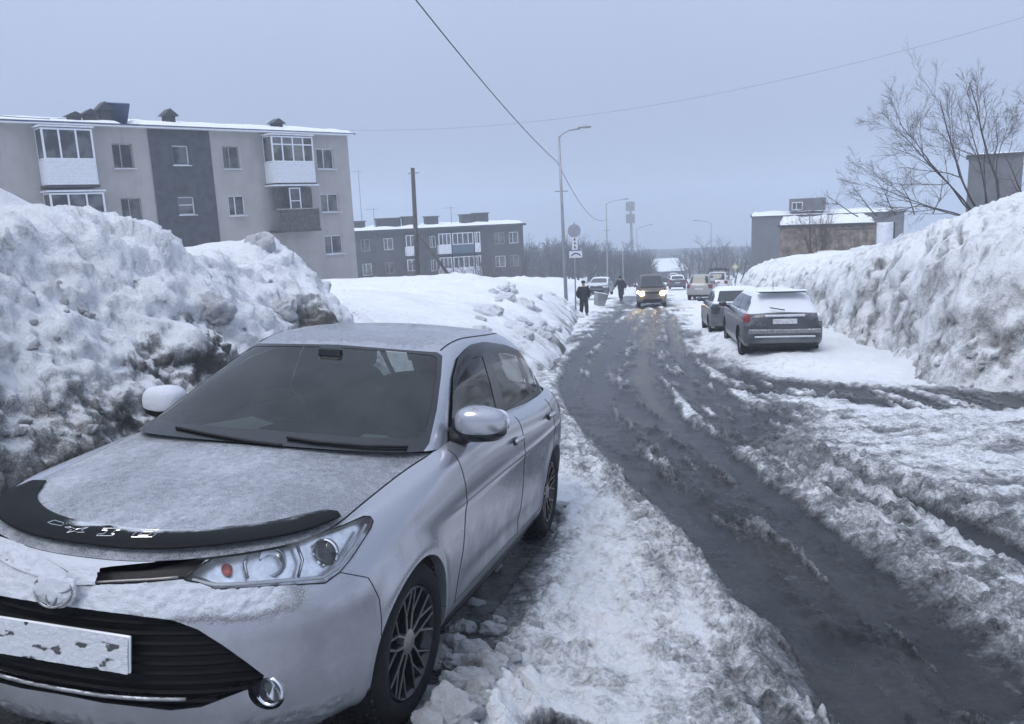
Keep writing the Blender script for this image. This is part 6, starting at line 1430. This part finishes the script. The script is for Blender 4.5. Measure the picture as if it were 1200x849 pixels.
HATCH = dict(L=4.45, hw=.885, belt=1.02, roof=1.53, tumble=.27, hood=.92, cowl=1.05, wst=1.85, rt=3.95, rb=4.30, fo=.88, wb=2.66, wr=.345, gc=.24, paint='darkpaint', frost=.12, rear_frost=.40, roof_frost=.95, rearglass='snowglass', q=1.5, plz=.86,
             tail=[(.74, .84), (.72, .98), (.71, 1.06), (1.2, 1.08), (1.2, .80)], bpil=[2.75, 3.60])
yawr = math.radians(8.3)
rc = at_depth(920, 411, 17.5); hv = np.array([math.sin(yawr), math.cos(yawr), 0]); ctr = rc + hv * 2.25; ctr[2] = rc[2] - .16 - .085 * 2.25
hb, pth, gth = car_lod('parked_hatchback', 'dark hatchback with snow-caked tailgate and red tail lamp parked under the right bank', ctr, yawr, HATCH)
MB().box((0, 4.452, .52), (1.30, .03, .035), bev=.008).build('bumper_chrome', MT['chromesnow'], hb); MB().box((0, 4.435, .635), (1.56, .07, .10), bev=.02).build('bumper_ledge', MT['dirtychrome'], hb)
MB().box((0, 4.448, .985), (.86, .03, .05), bev=.01).build('tailgate_garnish', MT['chromesnow'], hb)
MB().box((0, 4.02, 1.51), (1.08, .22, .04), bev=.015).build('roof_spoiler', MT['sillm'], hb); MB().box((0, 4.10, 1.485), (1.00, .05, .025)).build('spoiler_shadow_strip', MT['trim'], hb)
MB().tube([(-.02, 4.31, 1.10), (.30, 4.30, 1.16)], .012, 5).build('rear_wiper', MT['black'], hb); MB().tube([(.15, 3.8, 1.53), (.17, 3.92, 1.75)], .006, 4).build('aerial', MT['black'], hb)
SEDN = dict(L=4.5, hw=.87, belt=.98, roof=1.47, hood=.80, cowl=1.15, wst=1.95, rt=3.35, rb=3.95, fo=.85, wb=2.65, wr=.32, paint='greygreen', frost=.30, roof_frost=.95, q=1.4)
c2 = ctr + hv * 5.3 + np.array([-.15, 0, 0]); c2[2] = ctr[2] - .085 * 5.3 + .02
car_lod('parked_car', 'grey-green sedan with snow on its roof parked ahead of the dark hatchback', c2, yawr + .02, dict(SEDN, tailmat='darkglass'))
WAG = dict(L=4.3, hw=.86, belt=1.05, roof=1.66, hood=.92, cowl=1.0, wst=1.75, rt=3.85, rb=4.15, fo=.8, wb=2.5, wr=.34, gc=.28, paint='palepaint', frost=.25, q=.8)
def put(u, v, dz=0.0): p_ = on_ground(u, v); p_[2] += dz; return p_
a_ = put(818, 353); car_lod('parked_suv', 'pale beige box-shaped estate parked askew at the right kerb', a_ + np.array([.8, 2.0, -.17]), .36, dict(WAG, roof=1.78, belt=1.12))
a_ = put(838, 345); PK = dict(L=4.9, hw=.90, belt=1.10, roof=1.85, hood=1.02, cowl=1.2, wst=1.85, rt=4.3, rb=4.75, fo=.85, wb=2.9, wr=.36, gc=.32, paint='whitepaint', frost=.4, q=.8)
pk, _, _ = car_lod('parked_van', 'white van with a dark roof rack parked behind the pale estate', a_ + np.array([1.3, 3.6, -.3]), .36, PK)
rk = MB()
for d0 in (1.9, 2.5, 3.1, 3.7, 4.2): rk.box((0, d0, 1.98), (1.36, .06, .07))
for sx in (-.66, .66): rk.box((sx, 3.05, 2.03), (.05, 2.5, .05)); [rk.box((sx, d0, 1.92), (.05, .05, .22)) for d0 in (1.9, 3.05, 4.2)]
rk.build('roof_rack', MT['black'], pk); [MB().box((x_, 3.0, 2.10), (.12, 2.3, .12)).build('rack_load', MT['darkwood'], pk) for x_ in (-.45, -.2, .05, .3, .5)]
a_ = put(763, 361); VAN = dict(L=4.7, hw=.86, belt=1.22, roof=1.95, hood=.98, cowl=.55, wst=1.15, rt=4.25, rb=4.6, fo=.95, wb=2.6, wr=.34, gc=.28, paint='brownpaint', frost=.22, lamp='lit', q=.9, cat='van')
vn, _, _ = car_lod('oncoming_van', 'brownish minivan driving up the slushy road with headlights lit', a_ + np.array([.4, 2.3, -.2]), math.pi + .14, VAN)
for sg in (1, -1): P, F = superbox((sg * .60, .005, .84), (.15, .06, .13), 2.4, (18, 12)); mk('headlight_bulb', P, F, MT['lit'], vn)
CARB = dict(WAG, paint='blackpaint', q=.7); CARC = dict(SEDN, paint='palepaint', q=.7)
a_ = put(796, 341); car_lod('parked_car', 'small dark car parked just beyond the pale estate', a_ + np.array([.2, 2, 0]), .18, dict(SEDN, paint='darkpaint', q=.7))
a_ = put(775, 335); car_lod('distant_car', 'distant dark car following behind the brownish minivan', a_ + np.array([.6, 2, 0]), math.pi + .15, CARB, 'distant cars down the road')
a_ = put(788, 331); car_lod('distant_car', 'distant pale car parked far down the right roadside', a_ + np.array([.6, 2, 0]), .15, CARC)
a_ = put(763, 331); vv_, _, _ = car_lod('distant_car', 'farthest car on the left lane in front of the snow-roofed houses', a_ + np.array([.5, 2, 0]), math.pi + .15, dict(CARB, paint='darkpaint'))
a_ = put(717, 352); car_lod('parked_car', 'grey car half buried in the left snow bank beside the far pedestrian', a_ + np.array([-.6, 2.5, .15]), math.pi + .25, dict(SEDN, paint='greygreen', frost=.6, q=.8))

# ------------------------------------------------------------------ people
MT['coat'] = pmat('dark_coat', (.012, .012, .014), .9, var=.25, vscale=14, bump=.3); MT['trouser'] = pmat('black_trousers', (.012, .013, .017), .9, var=.2)
MT['skin'] = pmat('skin', (.42, .27, .21), .6, var=.08); MT['boot'] = pmat('boots', (.012, .012, .012), .6); MT['wool'] = pmat('knit_hat', (.012, .012, .015), .95)
def skin_obj(name, verts, edges, radii, m, parent, sub=2):
    me = bpy.data.meshes.new(name); me.from_pydata([tuple(v) for v in verts], edges, []); o = bpy.data.objects.new(name, me); COL.objects.link(o); o.parent = parent; me.materials.append(m)
    sk = o.modifiers.new('skin', 'SKIN'); sk.use_smooth_shade = True
    for i, r_ in enumerate(radii): me.skin_vertices[0].data[i].radius = r_ if hasattr(r_, '__len__') else (r_, r_)
    me.skin_vertices[0].data[0].use_root = True
    sb = o.modifiers.new('sub', 'SUBSURF'); sb.levels = sub; sb.render_levels = sub; return o
def person(label, pos, yaw, lean=0.0, stride=.16, arms='pockets', gender_hat=True):
    root = empty('person', pos, yaw); tag(root, label, 'person')                       # local: faces -y
    s_ = stride; hip = np.array([0, 0, .93]); ch = np.array([0, lean * -.35, 1.32]); nk = np.array([0, lean * -.45, 1.49]); hd = np.array([0, lean * -.5 - .015, 1.63])
    hl, hr_ = np.array([.10, 0, .88]), np.array([-.10, 0, .88]); kl, kr = np.array([.11, -s_ * .7 - .02, .50]), np.array([-.11, s_ * .2 - .03, .49]); al, ar = np.array([.11, -s_, .09]), np.array([-.11, s_, .10])
    tl, tr = al + np.array([.02, -.17, -.045]), ar + np.array([-.02, -.17, -.055])
    shl, shr = ch + np.array([.19, .01, .08]), ch + np.array([-.19, .01, .08])
    if arms == 'pockets': el, er = shl + np.array([.11, .06, -.29]), shr + np.array([-.11, .06, -.29]); wl, wr_ = el + np.array([-.07, -.12, -.20]), er + np.array([.07, -.12, -.20])
    else: el, er = shl + np.array([.14, .03, -.26]), shr + np.array([-.16, .05, -.24]); wl, wr_ = el + np.array([.08, -.12, -.20]), er + np.array([-.10, -.08, -.20])
    body = skin_obj('body', [hip, ch, nk, hd, hl, kl, al, al * .6 + tl * .4, hr_, kr, ar, ar * .6 + tr * .4, shl, el, wl, shr, er, wr_, hd + np.array([0, 0, .09])],
                    [(0, 1), (1, 2), (2, 3), (0, 4), (4, 5), (5, 6), (6, 7), (0, 8), (8, 9), (9, 10), (10, 11), (1, 12), (12, 13), (13, 14), (1, 15), (15, 16), (16, 17), (3, 18)],
                    [(.15, .11), (.16, .12), .06, (.085, .10), .09, .065, .045, .035, .09, .065, .045, .035, .075, .05, .035, .075, .05, .035, (.07, .085)], MT['skin'], root)
    skin_obj('jacket', [hip + np.array([0, 0, -.12]), hip + np.array([0, 0, .12]), ch, nk - np.array([0, 0, .04]), shl, el, wl, shr, er, wr_], [(0, 1), (1, 2), (2, 3), (2, 4), (4, 5), (5, 6), (2, 7), (7, 8), (8, 9)],
             [(.235, .19), (.235, .19), (.245, .19), (.10, .10), .13, .10, .075, .13, .10, .075], MT['coat'], root)
    skin_obj('trousers', [hip, hl, kl, al + np.array([0, 0, .03]), hr_, kr, ar + np.array([0, 0, .03])], [(0, 1), (1, 2), (2, 3), (0, 4), (4, 5), (5, 6)], [(.18, .15), .135, .11, .10, .135, .11, .10], MT['trouser'], root)
    for a_, t_ in ((al, tl), (ar, tr)): skin_obj('boot', [a_ + np.array([0, .04, .08]), a_ + np.array([0, .03, -.03]), t_ + np.array([0, .02, 0])], [(0, 1), (1, 2)], [.075, .065, .052], MT['boot'], root)
    P, F = superbox(tuple(hd + np.array([0, .012, .075])), (.105, .125, .085), 2.2, (28, 18)); mk('hat', P, F, MT['wool'], root)
    f_ = hd + np.array([0, -.095, .005])
    P, F = superbox(tuple(f_ + np.array([0, -.02, -.005])), (.017, .025, .03), 2, (12, 8)); mk('nose', P, F, MT['skin'], body)
    for sx in (-1, 1):
        P, F = superbox(tuple(f_ + np.array([sx * .034, -.002, .028])), (.013, .008, .008), 2, (10, 6)); mk('eye', P, F, MT['cable'], body)
        hnd = wl if sx > 0 else wr_
        if arms != 'pockets':
            for q in range(5):
                d_ = np.array([sx * (.012 if q == 4 else (q - 1.5) * .018), -.03 if q == 4 else -.01, 0]); ln = (.045, .085, .09, .08, .065)[q]; skin_obj('finger', [hnd + d_ + np.array([0, 0, -.03]), hnd + d_ + np.array([0, -.012, -.04 - ln * .6]), hnd + d_ + np.array([0, -.03, -.04 - ln])], [(0, 1), (1, 2)], [.011, .010, .008], MT['boot'], body, 1)
    P, F = superbox(tuple(f_ + np.array([0, .0, -.052])), (.024, .008, .005), 2, (10, 6)); mk('mouth', P, F, MT['red'], body)
    return root
a_ = put(684.5, 371); person('person in dark jacket and cap walking up the left roadside, hands in pockets', a_ + np.array([0, 0, .02]), .12)
a_ = put(728, 354.5); person('distant person in dark clothes bending beside the half buried car', a_ + np.array([0, 0, .1]), -.5, .35, .20, 'out')
# ------------------------------------------------------------------ street bits
def bin_():
    c = put(703, 360); root = empty('waste_container', c + np.array([0, .3, .05]), .25); tag(root, 'grey metal waste container tipped against the snow beside the walking person', 'container'); R_ = np.array([[.97, 0, .22], [0, 1, 0], [-.22, 0, .97]])
    pr = [(-.26, .0), (.24, .0), (.36, .78), (-.40, .78)]; V = np.array([(x, y, z) for y in (-.30, .30) for x, z in pr]) @ R_.T
    MB().add(V, [(0, 1, 2, 3), (7, 6, 5, 4), (0, 4, 5, 1), (1, 5, 6, 2), (3, 7, 4, 0)]).build('tub', MT['galv'], root)
    V = np.array([(x, y, z) for z in (.78, .83) for x, y in ((-.43, -.33), (.39, -.33), (.39, .33), (-.43, .33))]) @ R_.T; MB().add(V, [(3, 2, 1, 0), (4, 5, 6, 7), (0, 1, 5, 4), (1, 2, 6, 5), (2, 3, 7, 6), (3, 0, 4, 7)]).build('rim', MT['sillm'], root)
bin_()
def board():
    c = at_depth(1036, 297, 33); root = empty('white_panel', c); tag(root, 'upright white panel with dark curved edge stuck in the right bank', 'panel')
    xs = [-.32, .20]; P = []
    for z in np.linspace(-.4, 1.25, 14): P.append([(-.32 - .02 * z, .02, z), (.22 + .10 * math.sin((z + .4) * 1.3), 0, z)])
    P = np.array(P); b_ = Patch(P); o = mk('sheet', b_.V, b_.F, MT['siding'], root); md = o.modifiers.new('t', 'SOLIDIFY'); md.thickness = .05
    MB().tube([p[1] + np.array([.03, 0, 0]) for p in P], .045, 6).build('edge_strip', MT['black'], root, True)
board()
a_ = at_depth(996, 294, 46); car_lod('snowed_in_car', 'white car with only its roof showing above the right snow bank', a_ - np.array([0, 0, 1.55]) + np.array([0, 2, 0]), 1.35, dict(SEDN, paint='whitepaint', frost=.8, q=.7))

# ------------------------------------------------------------------ loose lumps of snow, each a piece of the bank or ground it lies on
def lump_mesh(seed, e=2.8, amp=.16, n=(20, 13), flat=False):
    P, F = superbox((0, 0, 0), (1, 1, 1), e, n); rs_ = seed * 3.7
    d = 1 + .10 * fbm(P + rs_, 6.5, 3, seed + 9, .65, 'r') + amp * 2.2 * fbm(P + rs_, 1.1, 3, seed) + amp * .8 * fbm(P + rs_, 2.6, 4, seed + 5, .62, 'b'); P = P * d[:, None]
    return P, F
LUMPS = []
for k in range(7):
    P, F = lump_mesh(k + 1, 2.2 + .35 * (k % 3), .30, (44, 28))
    me_o = mk('lump_source', P, F, MT['crust'], attrs={'dirt': np.clip(.02 + .30 * (-P[:, 2]) + .35 * fbm(P, 1.3, 3, k + 40), 0, 1)}); LUMPS.append(me_o.data); bpy.data.objects.remove(me_o)
def lump(name, parent, pos, size, rot, k):
    o = bpy.data.objects.new(name, LUMPS[k % 7]); COL.objects.link(o); o.parent = parent; o.location = pos; o.scale = size; o.rotation_euler = rot; return o
bpy.context.view_layer.update()
def hit(o, u, v):
    d = Vector(ray(u, v)).normalized(); ok, loc, nrm, _i = o.ray_cast(Vector((0, 0, 0)), d); return (np.array(loc), np.array(nrm)) if ok else (None, None)
rs = np.random.default_rng(12)
blocks = [ (250, 365, .20, .2, .16, .3), (300, 285, .22, .2, .22, .4), (330, 360, .2, .2, .14, .2)]
H1 = [(hit(LEFT_PILE, u, v), a, b_, c_, rz) for (u, v, a, b_, c_, rz) in blocks]
H2 = [(hit(LEFT_PILE, rs.uniform(0, 370), rs.uniform(330, 520)), rs.uniform(.012, .035)) for k in range(36)]
H3 = [(hit(RIGHT_BANK, u, rs.uniform(395 + (u - 1000) * .05, 458)), rs.uniform(.02, .05)) for u in rs.uniform(1000, 1200, 24)]
near = []
for _ in range(46): near.append((rs.normal(522, 26), rs.uniform(735, 848), rs.uniform(.025, .062)))
for _ in range(9): near.append((rs.normal(575, 40), rs.uniform(650, 800), rs.uniform(.015, .035)))
for _ in range(10): near.append((rs.normal(648, 8), rs.uniform(596, 622), rs.uniform(.02, .05)))
H5 = [(hit(LEFT_BANK, rs.uniform(560, 705), rs.uniform(328, 405)), rs.uniform(.08, .26)) for k in range(42)]
H4 = [(hit(GROUND, u, v), s_) for u, v, s_ in near]
for k, ((p_, n_), a, b_, c_, rz) in enumerate(H1):
    if p_ is not None: lump('snow_block', LEFT_PILE, p_ - n_ * c_ * .50, (a * .7, b_ * .8, c_ * .9), (rs.uniform(-.3, .3), rs.uniform(-.3, .3), rz - CM[1, 0]), k)
for par_, HH, up_ in ((LEFT_PILE, H2, .3), (RIGHT_BANK, H3, .1), (GROUND, H4, .12), (LEFT_BANK, H5, -.15)):
    for k, ((p_, n_), s_) in enumerate(HH):
        if p_ is not None and p_[1] < 42: lump('snow_clod', par_, p_ + n_ * s_ * up_, (s_ * rs.uniform(.9, 1.45), s_ * rs.uniform(.8, 1.2), s_ * rs.uniform(.6, .95)), rs.uniform(-.6, .6, 3), k)

# ------------------------------------------------------------------ air: thin falling-snow haze
hz = MB().box((60, 150, -28), (1500, 1700, 90)); ho = hz.build('haze', None); tag(ho, kind='stuff')
hm = bpy.data.materials.new('haze'); hm.use_nodes = True; hn = hm.node_tree.nodes; hn.clear(); ov_ = hn.new('ShaderNodeOutputMaterial'); pv_ = hn.new('ShaderNodeVolumePrincipled')
pv_.inputs['Color'].default_value = (.72, .79, .88, 1); pv_.inputs['Density'].default_value = .0028; pv_.inputs['Anisotropy'].default_value = .0; hm.node_tree.links.new(pv_.outputs[0], ov_.inputs['Volume']); ho.data.materials.append(hm)
